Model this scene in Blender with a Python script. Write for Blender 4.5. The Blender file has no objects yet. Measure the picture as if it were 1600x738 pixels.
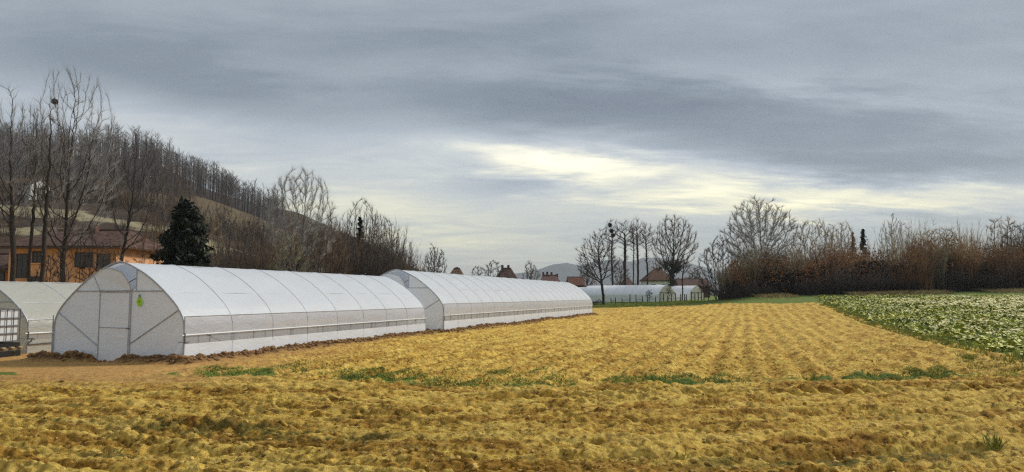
import bpy, math, random
import numpy as np
from mathutils import Vector, Matrix
R = math.radians
sc = bpy.context.scene
col = sc.collection

# ------------------------------------------------------------------ camera
FPX, CX, CY, CH = 1155.0, 800.0, 369.0, 1.9
PITCH = math.atan(93.0 / FPX)
cam = bpy.data.cameras.new('camera'); cam_o = bpy.data.objects.new('camera', cam); col.objects.link(cam_o)
cam.sensor_width = 36; cam.lens = FPX / 1600 * 36; cam.clip_start = 0.1; cam.clip_end = 20000
cam_o.location = (0, 0, CH); cam_o.rotation_euler = (math.pi / 2 + PITCH, 0, 0)
sc.camera = cam_o
def pix(x, y, Y):
    """a pixel of the photograph at world depth Y -> world point"""
    dx, dy = x - CX, CY - y
    wy = FPX * math.cos(PITCH) - dy * math.sin(PITCH); wz = FPX * math.sin(PITCH) + dy * math.cos(PITCH)
    return Vector((dx / wy * Y, Y, CH + wz / wy * Y))
def pdir(x, y):
    v = pix(x, y, 1.0) - Vector((0, 0, CH)); v.normalize()
    return math.atan2(v.x, v.y), math.asin(v.z)

# ------------------------------------------------------------------ exposure, world, sun
sc.view_settings.view_transform = 'Standard'; sc.view_settings.look = 'None'
sc.view_settings.gamma = 1.0; sc.view_settings.use_curve_mapping = False
sc.view_settings.exposure = 1.05
sc.cycles.max_bounces = 8; sc.cycles.transparent_max_bounces = 24
sc.cycles.volume_bounces = 0; sc.cycles.use_denoising = False; sc.cycles.filter_width = 1.3; sc.cycles.sample_clamp_indirect = 1.0; sc.cycles.sample_clamp_direct = 4.0
SUN_EL, SUN_AZ = 40.0, 58.0          # azimuth clockwise from the viewing direction
world = bpy.data.worlds.new('World'); sc.world = world; world.use_nodes = True
class G:
    """tiny expression builder for math nodes"""
    def __init__(s, nt): s.nt = nt
    def n(s, t, **k):
        o = s.nt.nodes.new(t)
        for a, b in k.items(): setattr(o, a, b)
        return o
    def put(s, sock, v):
        if isinstance(v, bpy.types.NodeSocket): s.nt.links.new(v, sock)
        else: sock.default_value = v
    def m(s, op, a, b=0.0, c=0.0, clamp=False):
        o = s.n('ShaderNodeMath', operation=op, use_clamp=clamp)
        s.put(o.inputs[0], a); s.put(o.inputs[1], b); s.put(o.inputs[2], c)
        return o.outputs[0]
    def add(s, a, b): return s.m('ADD', a, b)
    def sub(s, a, b): return s.m('SUBTRACT', a, b)
    def mul(s, a, b): return s.m('MULTIPLY', a, b)
    def div(s, a, b): return s.m('DIVIDE', a, b)
    def mixc(s, f, a, b, bt='MIX'):
        o = s.n('ShaderNodeMix', data_type='RGBA', blend_type=bt)
        s.put(o.inputs[0], f); s.put(o.inputs[6], a); s.put(o.inputs[7], b)
        return o.outputs[2]
    def noise(s, vec, scale, detail=3, rough=.55, dist=0.0):
        o = s.n('ShaderNodeTexNoise'); s.put(o.inputs['Vector'], vec)
        o.inputs['Scale'].default_value = scale; o.inputs['Detail'].default_value = detail
        o.inputs['Roughness'].default_value = rough; o.inputs['Distortion'].default_value = dist
        return o.outputs['Fac']
    def ramp(s, f, stops, interp='LINEAR'):
        o = s.n('ShaderNodeValToRGB'); o.color_ramp.interpolation = interp
        e = o.color_ramp.elements
        while len(e) < len(stops): e.new(0.5)
        for k, (p, c) in enumerate(stops):
            e[k].position = p; e[k].color = (*c, 1) if len(c) == 3 else c
        s.put(o.inputs[0], f); return o.outputs[0]
    def maprange(s, v, a, b, c=0.0, d=1.0, smooth=True):
        o = s.n('ShaderNodeMapRange', interpolation_type='SMOOTHSTEP' if smooth else 'LINEAR')
        s.put(o.inputs[0], v)
        for i, q in enumerate((a, b, c, d)): o.inputs[i + 1].default_value = q
        return o.outputs[0]
    def comb(s, x, y, z=0.0):
        o = s.n('ShaderNodeCombineXYZ')
        for i, q in enumerate((x, y, z)): s.put(o.inputs[i], q)
        return o.outputs[0]

def build_sky():
    nt = world.node_tree; nt.nodes.clear(); g = G(nt)
    tc = g.n('ShaderNodeTexCoord')
    sep = g.n('ShaderNodeSeparateXYZ'); nt.links.new(tc.outputs['Generated'], sep.inputs[0])
    x, y, z = sep.outputs
    az = g.m('ARCTAN2', x, y); el = g.m('ARCSINE', z)
    zc = g.add(g.m('MAXIMUM', z, 0.0), 0.16)
    q = g.comb(g.div(x, zc), g.div(y, zc), 0.0)                  # a flat cloud deck
    mp = g.n('ShaderNodeMapping'); nt.links.new(q, mp.inputs[0]); mp.inputs['Rotation'].default_value = (0, 0, R(-28)); mp.inputs['Scale'].default_value = (.55, 1.25, 1)
    big = g.noise(mp.outputs[0], 0.8, 5, .5, .25)
    mid = g.noise(mp.outputs[0], 2.6, 6, .6, .5)
    fine = g.noise(mp.outputs[0], 9.0, 4, .6, .3)
    # breaks and banks of the deck, ragged by the noise
    wob = g.mul(g.sub(mid, .5), .16); wob2 = g.mul(g.sub(fine, .5), .10)
    eaz = g.add(az, g.mul(wob, 1.6)); eel = g.add(el, g.add(g.mul(wob, .32), g.mul(wob2, .22)))
    def blob(px, py, wx, wy, tilt=0.0):
        a0, e0 = pdir(px, py)
        da, de = g.sub(eaz, a0), g.sub(eel, e0)
        c, s_ = math.cos(R(tilt)), math.sin(R(tilt))
        u = g.add(g.mul(da, c), g.mul(de, s_)); v = g.sub(g.mul(de, c), g.mul(da, s_))
        uu = g.div(u, wx / FPX); vv = g.div(v, wy / FPX)
        return g.m('EXPONENT', g.mul(g.add(g.mul(uu, uu), g.mul(vv, vv)), -1.0))
    b = g.add(.36, g.mul(g.sub(big, .5), .46)); b = g.add(b, g.mul(g.sub(mid, .5), .30)); b = g.add(b, g.mul(g.sub(fine, .5), .07))
    feats = [(.22, 370, 265, 330, 75, -8), (.03, 640, 285, 190, 75, 0), (.34, 890, 260, 300, 42, -6), (.16, 850, 248, 150, 16, -6), (.26, 1120, 290, 250, 30, -5), (.23, 840, 375, 520, 60, 0),
             (-.19, 1230, 205, 420, 70, -9), (-.20, 880, 165, 230, 34, -4), (-.16, 800, 292, 95, 20, 4), (-.20, 1020, 282, 70, 12, 4), (.36, 1480, 308, 230, 22, -2),
             (-.16, 330, 140, 340, 45, -6), (-.10, 1370, 270, 170, 28, -8), (.10, 120, 190, 260, 40, 0), (.08, 1250, 120, 320, 26, -10), (-.07, 560, 60, 330, 32, 4)]
    rag = g.add(.45, g.mul(g.noise(mp.outputs[0], 4.2, 6, .65, .8), 1.1))
    for w, *a in feats: b = g.add(b, g.mul(blob(*a), g.mul(rag, w)))
    c = g.ramp(b, [(0.0, (.135, .155, .195)), (.22, (.192, .226, .260)), (.42, (.325, .365, .405)), (.62, (.50, .53, .55)), (.80, (.80, .79, .72)), (1.0, (1.1, 1.05, .88))])
    warm = g.mul(g.maprange(el, .08, .30, 1.0, 0.0), g.maprange(b, .45, .80))
    c = g.mixc(g.mul(warm, .8), c, (1.0, .965, .74, 1), 'MULTIPLY')
    c = g.mixc(g.mul(g.maprange(el, .0, .17, 1.0, 0.0), .75), c, (1.10, 1.04, .80, 1), 'MULTIPLY')
    bg = g.n('ShaderNodeBackground'); nt.links.new(c, bg.inputs[0]); bg.inputs[1].default_value = 0.66
    sky = g.n('ShaderNodeTexSky', sky_type='NISHITA'); sky.sun_disc = False
    sky.sun_elevation = R(SUN_EL); sky.sun_rotation = R(SUN_AZ)
    bs = g.n('ShaderNodeBackground'); nt.links.new(sky.outputs[0], bs.inputs[0]); bs.inputs[1].default_value = 0.06
    mx = g.n('ShaderNodeMixShader'); mx.inputs[0].default_value = 0.92
    nt.links.new(bs.outputs[0], mx.inputs[1]); nt.links.new(bg.outputs[0], mx.inputs[2])
    out = g.n('ShaderNodeOutputWorld'); nt.links.new(mx.outputs[0], out.inputs[0])
build_sky()
sun = bpy.data.lights.new('sun', 'SUN'); sun.energy = 1.5; sun.angle = R(10); sun.color = (1, .95, .86)
sun_o = bpy.data.objects.new('sun', sun); col.objects.link(sun_o)
_d = Vector((math.sin(R(SUN_AZ)) * math.cos(R(SUN_EL)), math.cos(R(SUN_AZ)) * math.cos(R(SUN_EL)), math.sin(R(SUN_EL))))
sun_o.rotation_euler = _d.to_track_quat('Z', 'Y').to_euler()

# ------------------------------------------------------------------ helpers
def mesh_np(name, V, F, mat=None, smooth=False, attr=None):
    """V (n,3) array; F (m,k) array of one polygon size or a list of such arrays"""
    V = np.asarray(V, np.float32); Fs = F if isinstance(F, list) else [F]
    Fs = [np.asarray(f, np.int32) for f in Fs if len(f)]
    me = bpy.data.meshes.new(name)
    me.vertices.add(len(V)); me.vertices.foreach_set('co', V.ravel())
    loops = np.concatenate([f.ravel() for f in Fs]); sizes = np.concatenate([np.full(len(f), f.shape[1], np.int32) for f in Fs])
    starts = np.concatenate([[0], np.cumsum(sizes)[:-1]]).astype(np.int32)
    me.loops.add(len(loops)); me.loops.foreach_set('vertex_index', loops)
    me.polygons.add(len(sizes)); me.polygons.foreach_set('loop_start', starts)
    if smooth: me.polygons.foreach_set('use_smooth', np.ones(len(sizes), bool))
    if attr:
        for k, a in attr.items():
            at = me.attributes.new(k, 'FLOAT', 'POINT'); at.data.foreach_set('value', np.asarray(a, np.float32).ravel())
    me.update(calc_edges=True)
    if mat: me.materials.append(mat)
    return me
def link(name, me, parent=None, loc=None, rz=0.0):
    o = bpy.data.objects.new(name, me); col.objects.link(o)
    if parent: o.parent = parent
    if loc is not None: o.location = loc
    if rz: o.rotation_euler = (0, 0, rz)
    return o
def tag(o, label, cat=None, group=None, kind=None):
    if label: o['label'] = label
    if cat: o['category'] = cat
    if group: o['group'] = group
    if kind: o['kind'] = kind
    return o
def thing(name, label, cat, loc=(0, 0, 0), rz=0.0, group=None):
    o = bpy.data.objects.new(name, None); col.objects.link(o); o.empty_display_size = .2
    o.location = loc; o.rotation_euler = (0, 0, rz)
    return tag(o, label, cat, group)
class MB:
    """collects boxes, tubes and polygons; build() makes ONE mesh object"""
    def __init__(s): s.v = []; s.f = []
    def box(s, x0, x1, y0, y1, z0, z1):
        n = len(s.v)
        s.v += [(x, y, z) for z in (z0, z1) for x, y in ((x0, y0), (x1, y0), (x1, y1), (x0, y1))]
        s.f += [tuple(n + i for i in q) for q in ((3, 2, 1, 0), (4, 5, 6, 7), (0, 1, 5, 4), (1, 2, 6, 5), (2, 3, 7, 6), (3, 0, 4, 7))]
        return s
    def bar(s, a, b, r, k=6, r2=None):
        a, b = Vector(a), Vector(b); d = (b - a).normalized(); r2 = r if r2 is None else r2
        h = d.cross(Vector((0, 0, 1)));
        if h.length < 1e-3: h = Vector((1, 0, 0))
        h.normalize(); w = d.cross(h); n = len(s.v)
        for p, rr in ((a, r), (b, r2)):
            for i in range(k):
                t = 2 * math.pi * i / k; s.v.append(tuple(p + h * rr * math.cos(t) + w * rr * math.sin(t)))
        for i in range(k): s.f.append((n + i, n + (i + 1) % k, n + k + (i + 1) % k, n + k + i))
        s.f += [tuple(range(n + k - 1, n - 1, -1)), tuple(range(n + k, n + 2 * k))]
        return s
    def path(s, pts, r, k=6):
        for a, b in zip(pts[:-1], pts[1:]):
            d = (Vector(b) - Vector(a)).normalized() * r * .4
            s.bar(Vector(a) - d, Vector(b) + d, r, k)
        return s
    def poly(s, pts):
        n = len(s.v); s.v += [tuple(p) for p in pts]; s.f.append(tuple(range(n, n + len(pts)))); return s
    def slab(s, pts, thick):
        """a polygon with thickness (Vector)"""
        n = len(s.v); k = len(pts); t = Vector(thick)
        s.v += [tuple(Vector(p)) for p in pts] + [tuple(Vector(p) + t) for p in pts]
        s.f += [tuple(range(n, n + k)), tuple(range(n + 2 * k - 1, n + k - 1, -1))]
        s.f += [(n + i, n + k + i, n + k + (i + 1) % k, n + (i + 1) % k) for i in range(k)]
        return s
    def build(s, name, mat, parent=None, loc=None, rz=0.0, smooth=False):
        me = bpy.data.meshes.new(name); me.from_pydata(s.v, [], s.f)
        if smooth: me.polygons.foreach_set('use_smooth', [True] * len(me.polygons))
        me.materials.append(mat); me.update()
        return link(name, me, parent, loc, rz)
def _hash(ix, iy, seed):
    h = (ix.astype(np.int64) * 374761393 + iy.astype(np.int64) * 668265263 + seed * 1442695041) & 0x7fffffff
    h = ((h ^ (h >> 13)) * 1274126177) & 0x7fffffff
    return ((h ^ (h >> 16)) & 0xffff) / 65535.0
def vnoise(x, y, seed=0):
    ix, iy = np.floor(x), np.floor(y); fx, fy = x - ix, y - iy
    ux, uy = fx * fx * (3 - 2 * fx), fy * fy * (3 - 2 * fy)
    a, b, c, d = _hash(ix, iy, seed), _hash(ix + 1, iy, seed), _hash(ix, iy + 1, seed), _hash(ix + 1, iy + 1, seed)
    return (a * (1 - ux) + b * ux) * (1 - uy) + (c * (1 - ux) + d * ux) * uy
def fbm(x, y, seed=0, o=4):
    s = 0; a = .5; t = 0
    for i in range(o):
        s = s + a * vnoise(x * 2 ** i + 17.3 * i, y * 2 ** i - 9.1 * i, seed + i); t += a; a *= .5
    return s / t
def lumps(x, y, seed=0):
    """rounded clods: one dome per cell, uneven radius"""
    ix, iy = np.floor(x), np.floor(y); best = np.zeros_like(x)
    for dx in (-1, 0, 1):
        for dy in (-1, 0, 1):
            jx, jy = ix + dx, iy + dy
            px_ = jx + .15 + .7 * _hash(jx, jy, seed); py_ = jy + .15 + .7 * _hash(jx, jy, seed + 7)
            rr = .35 + .5 * _hash(jx, jy, seed + 13)
            d2 = ((x - px_) ** 2 + (y - py_) ** 2) / rr ** 2
            best = np.maximum(best, np.sqrt(np.maximum(0, 1 - d2)) * rr)
    return best
def sstep(v, a, b):
    t = np.clip((v - a) / (b - a), 0, 1); return t * t * (3 - 2 * t)

# ------------------------------------------------------------------ materials
def mat(name, base, rough=.8, var=.25, scale=6.0, bump=0.0, bscale=40.0, spec=.3, detail=5, obj=True, two=None, metallic=0.0):
    m = bpy.data.materials.new(name); m.use_nodes = True; g = G(m.node_tree)
    p = m.node_tree.nodes['Principled BSDF']
    tc = g.n('ShaderNodeTexCoord'); vec = tc.outputs['Object']
    nz = g.noise(vec, scale, detail, .6)
    lo = tuple(c * (1 - var) for c in base); hi = tuple(min(1, c * (1 + var)) for c in (two or base))
    c = g.ramp(nz, [(.28, lo), (.72, hi)])
    g.put(p.inputs['Base Color'], c); p.inputs['Roughness'].default_value = rough
    p.inputs['Specular IOR Level'].default_value = spec; p.inputs['Metallic'].default_value = metallic
    if bump:
        bn = g.n('ShaderNodeBump'); bn.inputs['Strength'].default_value = bump; bn.inputs['Distance'].default_value = .02
        g.put(bn.inputs['Height'], g.noise(vec, bscale, 6, .65)); m.node_tree.links.new(bn.outputs[0], p.inputs['Normal'])
    return m
M = {}
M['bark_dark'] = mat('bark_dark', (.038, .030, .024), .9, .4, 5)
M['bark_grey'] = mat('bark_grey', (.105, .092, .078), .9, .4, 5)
M['bark_pale'] = mat('bark_pale', (.15, .135, .115), .9, .35, 5)
M['twig_pale'] = mat('twig_pale', (.30, .285, .26), .8, .25, 2)  # brightness of the light-catching tree tops is put into this twig colour
M['twig_olive'] = mat('twig_olive', (.25, .215, .12), .8, .3, 2)
M['twig_brown'] = mat('twig_brown', (.115, .078, .048), .85, .35, 2)
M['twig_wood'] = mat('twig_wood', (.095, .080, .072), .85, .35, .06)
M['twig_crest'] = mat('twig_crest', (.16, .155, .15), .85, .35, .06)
M['twig_dark'] = mat('twig_dark', (.050, .038, .030), .85, .35, 2)
M['twig_red'] = mat('twig_red', (.15, .074, .037), .85, .45, .35, two=(.21, .12, .05))
M['twig_straw'] = mat('twig_straw', (.30, .22, .10), .85, .3, 2)
M['needles_dark'] = mat('needles_dark', (.016, .024, .014), .8, .4, 3)
M['needles_green'] = mat('needles_green', (.018, .050, .034), .8, .4, 1)
M['ivy'] = mat('ivy', (.022, .032, .012), .6, .5, 3)
M['leaf_rust'] = mat('leaf_rust', (.27, .12, .045), .8, .6, .35)
M['galv'] = mat('galvanised_steel', (.44, .45, .47), .5, .2, 8, metallic=.1)
M['rib'] = mat('hoop_steel', (.38, .40, .43), .55, .15, 3)
M['galv_dark'] = mat('weathered_steel', (.13, .13, .13), .6, .35, 8, metallic=.3)
M['black_plastic'] = mat('black_plastic', (.018, .018, .02), .5, .3, 8)
M['wood'] = mat('weathered_wood', (.22, .16, .095), .85, .35, 12)
M['wood_pale'] = mat('pale_wood', (.42, .33, .19), .85, .3, 12)
M['post_wood'] = mat('post_wood', (.075, .058, .042), .9, .4, 6)
M['white_plastic'] = mat('white_plastic', (.72, .73, .72), .4, .08, 3)
M['lime'] = mat('lime_plastic', (.42, .74, .03), .5, .08, 8)
M['dark_green'] = mat('dark_green_print', (.06, .16, .02), .5, .1, 8)
M['plaster_orange'] = mat('plaster_orange', (.74, .40, .205), .9, .3, .9, bump=.2, bscale=12)
M['plaster_white'] = mat('plaster_white', (.80, .79, .76), .9, .12, .6)
M['glass_dark'] = mat('window_glass', (.025, .028, .03), .15, .3, 1.2, spec=.6)
M['frame_brown'] = mat('frame_brown', (.09, .055, .035), .7, .25, 4)
M['brick_red'] = mat('brick_red', (.12, .06, .045), .85, .3, 3)
def tile_mat(name, base):
    m = mat(name, base, .9, .6, 3.0, bump=.5, bscale=14, two=tuple(q * 1.25 for q in base), spec=.1); return m
M['tile_red'] = tile_mat('tile_red', (.085, .052, .040)); M['tile_brown'] = tile_mat('tile_brown', (.095, .055, .036)); M['tile_orange'] = tile_mat('tile_orange', (.11, .055, .036))
M['soil_dark'] = mat('soil_dark', (.17, .088, .038), .95, .5, 9, bump=.6, bscale=50, two=(.30, .17, .07))
M['soil_clod'] = mat('soil_clod', (.34, .20, .05), .95, .5, 1.6, bump=.9, bscale=45, two=(.60, .41, .12))
M['grass'] = mat('grass', (.13, .19, .024), .7, .5, 1.3, two=(.30, .32, .06))
M['grass_dry'] = mat('dry_grass', (.40, .30, .13), .85, .35, 1.0)
M['leaf_green'] = mat('leaf_green', (.17, .225, .026), .6, .5, .5, two=(.46, .45, .07))
M['leaf_pale'] = mat('leaf_pale', (.78, .61, .24), .7, .25, 3, two=(.95, .82, .44))
M['nest'] = mat('nest_sticks', (.022, .017, .013), .95, .4, 8)

def film_mat(name, base, transl, transp, bump):
    m = bpy.data.materials.new(name); m.use_nodes = True; nt = m.node_tree; g = G(nt)
    p = nt.nodes['Principled BSDF']; out = nt.nodes['Material Output']
    tc = g.n('ShaderNodeTexCoord')
    mp = g.n('ShaderNodeMapping'); nt.links.new(tc.outputs['Object'], mp.inputs[0]); mp.inputs['Scale'].default_value = (1.0, .6, 1.6); mp.inputs['Rotation'].default_value = (R(25), 0, 0)
    nz = g.noise(mp.outputs[0], 1.3, 4, .55); c = g.ramp(nz, [(.3, tuple(q * .94 for q in base)), (.7, base)])
    g.put(p.inputs['Base Color'], c); p.inputs['Roughness'].default_value = .38; p.inputs['Specular IOR Level'].default_value = .35
    bn = g.n('ShaderNodeBump'); bn.inputs['Strength'].default_value = bump; bn.inputs['Distance'].default_value = .05
    g.put(bn.inputs['Height'], g.noise(mp.outputs[0], 4.0, 3, .5, .8)); nt.links.new(bn.outputs[0], p.inputs['Normal'])
    tl = g.n('ShaderNodeBsdfTranslucent'); g.put(tl.inputs[0], c)
    tp = g.n('ShaderNodeBsdfTransparent')
    m1 = g.n('ShaderNodeMixShader'); m1.inputs[0].default_value = transl; nt.links.new(p.outputs[0], m1.inputs[1]); nt.links.new(tl.outputs[0], m1.inputs[2])
    m2 = g.n('ShaderNodeMixShader'); m2.inputs[0].default_value = transp; nt.links.new(m1.outputs[0], m2.inputs[1]); nt.links.new(tp.outputs[0], m2.inputs[2])
    nt.links.new(m2.outputs[0], out.inputs[0]); return m
M['film'] = film_mat('white_film', (.83, .885, .95), .34, .06, .22)
M['film_wall'] = film_mat('wall_film', (.92, .955, 1.0), .20, .04, .3)
M['film_coat'] = film_mat('coated_film', (.97, .97, .97), .05, .0, .2)
M['film_thin'] = film_mat('clear_film', (.80, .81, .86), .45, .14, .5)
M['film_old'] = film_mat('old_film', (.66, .67, .60), .35, .16, .6)
M['film_vent_lit'] = film_mat('vent_film_lit', (.66, .76, .92), .35, .25, .3)  # sunlight coming through the roof film is put into this blue
M['film_cream'] = film_mat('cream_film', (.80, .78, .68), .35, .06, .4)
M['net'] = film_mat('side_net', (.60, .60, .63), .2, .56, .2)

def ground_mat():
    m = bpy.data.materials.new('field_soil'); m.use_nodes = True; nt = m.node_tree; g = G(nt); p = nt.nodes['Principled BSDF']
    def at(n):
        o = g.n('ShaderNodeAttribute'); o.attribute_name = n; return o.outputs['Fac']
    tc = g.n('ShaderNodeTexCoord'); vec = tc.outputs['Object']
    n1 = g.noise(vec, .55, 4, .6); n2 = g.noise(vec, 7.0, 7, .72); n3 = g.noise(vec, 26.0, 5, .7)
    c = g.ramp(n2, [(.37, (.17, .085, .017)), (.48, (.58, .365, .058)), (.59, (.90, .65, .155))])
    c = g.mixc(g.maprange(n1, .40, .66), c, (.94, .86, .74, 1), 'MULTIPLY'); n4 = g.noise(vec, 1.7, 5, .65); c = g.mixc(g.maprange(n4, .50, .68), c, (.84, .76, .66, 1), 'MULTIPLY')
    c = g.mixc(g.mul(g.maprange(n3, .52, .66), .7), c, (.80, .62, .24, 1))          # dry crumbs
    c = g.mixc(g.mul(g.maprange(n3, .45, .34), .65), c, (.12, .062, .018, 1))         # moist crumbs
    c = g.mixc(g.mul(g.maprange(at('streak'), .46, .66), .8), c, (.54, .42, .33, 1), 'MULTIPLY')          # damp turned-up soil drawn along the furrows
    c = g.mixc(g.mul(g.maprange(at('streak'), .46, .32), .30), c, (.86, .62, .17, 1))
    c = g.mixc(at('sand'), c, g.ramp(n2, [(.3, (.40, .20, .07)), (.7, (.60, .35, .135))]))
    moss = g.mul(at('moss'), g.maprange(g.noise(vec, 3.1, 5, .7), .42, .60)); c = g.mixc(moss, c, g.ramp(n3, [(.3, (.07, .065, .018)), (.7, (.24, .20, .05))]))
    bank = at('bank'); c = g.mixc(bank, c, g.ramp(n2, [(.3, (.105, .05, .024)), (.7, (.21, .115, .055))]))
    gr = at('grass'); gm = g.mul(g.maprange(g.add(gr, g.mul(g.sub(g.noise(vec, 1.6, 5, .7), .5), 1.1)), .42, .62), 1.0)
    c = g.mixc(gm, c, g.ramp(g.noise(vec, 2.2, 6, .7), [(.3, (.075, .115, .022)), (.55, (.15, .20, .04)), (.75, (.30, .27, .09))]))
    g.put(p.inputs['Base Color'], c); p.inputs['Roughness'].default_value = .95; p.inputs['Specular IOR Level'].default_value = .15
    bn = g.n('ShaderNodeBump'); bn.inputs['Strength'].default_value = .9; bn.inputs['Distance'].default_value = .03
    g.put(bn.inputs['Height'], g.add(g.mul(n3, .6), g.noise(vec, 75.0, 4, .7))); nt.links.new(bn.outputs[0], p.inputs['Normal'])
    return m
M['ground'] = ground_mat()

# ------------------------------------------------------------------ ground
AX = math.atan(365.0 / 1155.0); SA, CA = math.sin(AX), math.cos(AX)   # direction of the rows and of the tunnels
def gbase(X, Y):
    z = 2.3 * (1 - np.exp(-np.maximum(0, X - 8) / 38)) * sstep(Y, 30, 80)
    return z + .8 * np.exp(-((Y - 94) / 7.0) ** 2) * sstep(X, 21, 31)
def lat(X, Y): return X * CA - Y * SA            # lateral distance across the rows
def head_s(X, Y): return Y - .045 * (X - 1) ** 2 / (1 + .012 * (X - 1) ** 2)
def fend(X): return 101 - .95 * np.clip(X - 10, -10, 40)
def gz1(X, Y): return float(gbase(np.array([X]), np.array([Y]))[0])
def make_ground():
    lg = lambda a_, b_, n_: np.exp(np.linspace(math.log(a_), math.log(b_), n_, endpoint=False))
    r = np.r_[lg(5, 7, 20), lg(7, 24, 560), lg(24, 100, 230), lg(100, 341, 40)]; nr, na = len(r), 720; a = np.linspace(R(-44), R(44), na)
    Rr, Aa = np.meshgrid(r, a, indexing='ij'); X, Y = Rr * np.sin(Aa), Rr * np.cos(Aa)
    z = gbase(X, Y); L = lat(X, Y); S = head_s(X, Y)
    wob = (fbm(X * .35, Y * .35, 3, 3) - .5)
    head = 1 - sstep(S + wob * 1.2, 14.9, 16.2)            # the headland ploughed across
    fld = (1 - head) * sstep(L + wob * .5, -14.6, -14.0) * (1 - sstep(L + wob * 2.6, 7.2, 8.2)) * (1 - sstep(Y + wob * 3, fend(X) - 1, fend(X) + 1))
    cab = (1 - head) * sstep(L + wob * 2.6, 7.2, 8.2) * (1 - sstep(Y, 86, 90))
    sand = sstep(-X, 3.5, 9.0) * sstep(S, 12.6, 14.6) * sstep(-L, 6.5, 11.0) * (1 - sstep(Y, 30, 40)) * .8
    rough = np.clip(head + fld * .8 + cab * .6, 0, 1) * (1 - .7 * sand)
    near = 1 - sstep(Rr, 32, 55)
    jx, jy = X + .12 * (fbm(X * 3, Y * 3, 21, 2) - .5), Y + .12 * (fbm(X * 3, Y * 3, 22, 2) - .5)
    # furrows across the headland, irregular; rows along the field
    ph = S * 1.0 + 1.3 * (fbm(X * .22, Y * .22, 5, 2) - .5)
    trench = np.exp(-((ph / 1.05 + .12 * (fbm(X * 1.1, Y * 1.1, 33, 2) - .5)) % 1 - .5) ** 2 / .018); fur = .30 * np.sin(2 * math.pi * ph / 1.05) - 1.2 * trench; fur2 = np.sin(2 * math.pi * ph / 2.3 + .7)
    deep = np.clip(fbm(X * .20, S * 1.3, 9, 3) * 2.6 - .75, 0, 1)
    z += head * (fur * .150 * (.34 + deep) + fur2 * .055 * (1 - sstep(S, 9, 14)))
    rows = np.sin(2 * math.pi * (L + .25 * (fbm(X * .3, Y * .3, 6, 2) - .5)) / .72); rows2 = np.sin(2 * math.pi * L / 2.16 + 1)
    z += fld * (rows * .048 + rows2 * .016) * (.6 + .8 * fbm(X * .8, Y * .8, 31, 2))
    # clods
    big = lumps(jx * 2.4, jy * 2.4, 40); med = lumps(jx * 5.0, jy * 5.0, 50); sm = lumps(jx * 10.5, jy * 10.5, 60)
    patch = np.clip(fbm(X * .7, Y * .9, 70, 3) * 2.4 - .65, .1, 1.2)
    rd = lambda q, s_, o=3: 1 - np.abs(2 * fbm(jx * q, jy * q, s_, o) - 1) * 1.6
    t_ = X * SA + Y * CA; ca = np.where(head > .5, X, t_); cb = np.where(head > .5, S, L)      # along and across the tillage
    jit = .25 * (fbm(X * 1.7, Y * 1.7, 23, 2) - .5); ca, cb = ca + jit, cb + jit
    ks = np.where(head > .5, .55, 1.0); rs = lambda q, k, s_, o=3: 1 - np.abs(2 * fbm(ca * q * k * ks, cb * q, s_, o) - 1) * 1.6
    streak = np.where(head > .5, fbm(ca * .5, cb * 4.2, 46, 4), .5 + .55 * (fbm(ca * .9, cb * 5.5, 48, 4) - .5)); crumb = (fbm(ca * 1.1, cb * 4.2, 41, 4) - .5) * .26 + (rs(5.5, .45, 44) - .6) * .12 + (rs(10., .7, 47, 3) - .6) * .125
    z += rough * near * (crumb * (1 - .45 * head - .38 * fld) * (.55 + .6 * patch) + (big * .040 * patch + med * .050 * (.4 + .6 * patch)) * (1 - .5 * head) + sm * .036)
    z += (1 - near) * rough * (fbm(X * 1.5, Y * 1.1, 80, 4) - .5) * .34
    z += (fbm(X * .25, Y * .25, 90, 3) - .5) * .16 * sstep(Rr, 7, 14) * (1 - sand * .5)
    # tyre tracks pressed across the headland with lug marks
    for s0, x0, x1 in ((13.9, -1, 6.0), (13.45, 5.0, 14)):
        s1 = s0 + .35 * np.sin(X * .35) * .5
        w = np.exp(-((S - s1) / .26) ** 4) * sstep(X, x0, x0 + .8) * (1 - sstep(X, x1 - .8, x1))
        lug = np.sin(2 * math.pi * (X + (S - s1) * .9) / .42)
        z += w * (-.05 + .080 * lug) + np.exp(-((np.abs(S - s1) - .30) / .09) ** 2) * .05 * sstep(X, x0, x0 + .8) * (1 - sstep(X, x1 - .8, x1))
    # mossy old furrows in the foreground
    mossA = np.exp(-((S - 9.6 - .35 * wob) / .30) ** 2) * sstep(-X, .5, 2.2); mossB = np.exp(-((S - 8.55 + .3 * wob) / .28) ** 2) * sstep(X, 1.0, 3.0)
    mossC = np.exp(-((S - 7.9) / .22) ** 2) * (1 - sstep(X, 1.2, 2.5)); mossD = np.exp(-((S - 10.9) / .2) ** 2) * .6
    for w_, d_ in ((mossA, .10), (mossB, .09), (mossC, .08)): z -= w_ * d_ * (.5 + fbm(X * .9, Y * .9, 15, 2))
    moss = np.clip(mossA + mossB + mossC + mossD * .6, 0, 1)
    # grass strip between headland and field, grass beyond the field, beside the cabbages
    strip = np.exp(-((S - 15.5 - .6 * wob) / .60) ** 2) * np.clip(fbm(X * .45 + 3, Y * .4, 101, 3) * 2.6 - .75, 0, 1) * .95
    strip = 1.0 * np.maximum(strip, .8 * np.exp(-((S - 15.8) / .45) ** 2) * (sstep(X, -7.6, -6.9) * (1 - sstep(X, -5.4, -4.9)) + sstep(X, -4.2, -3.7) * (1 - sstep(X, -2.3, -1.8))))
    beyond = sstep(Y + wob * 3, fend(X) - 1, fend(X) + 1.5)
    leftgr = sstep(-L, 21.0, 21.8) * (1 - sstep(S, 13, 20)) * .6
    grass = np.clip(strip + beyond * 1.0 + cab * .72 + leftgr, 0, 1)
    # banks of thrown-up dark soil along the tunnels
    bank = np.zeros_like(X)
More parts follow.
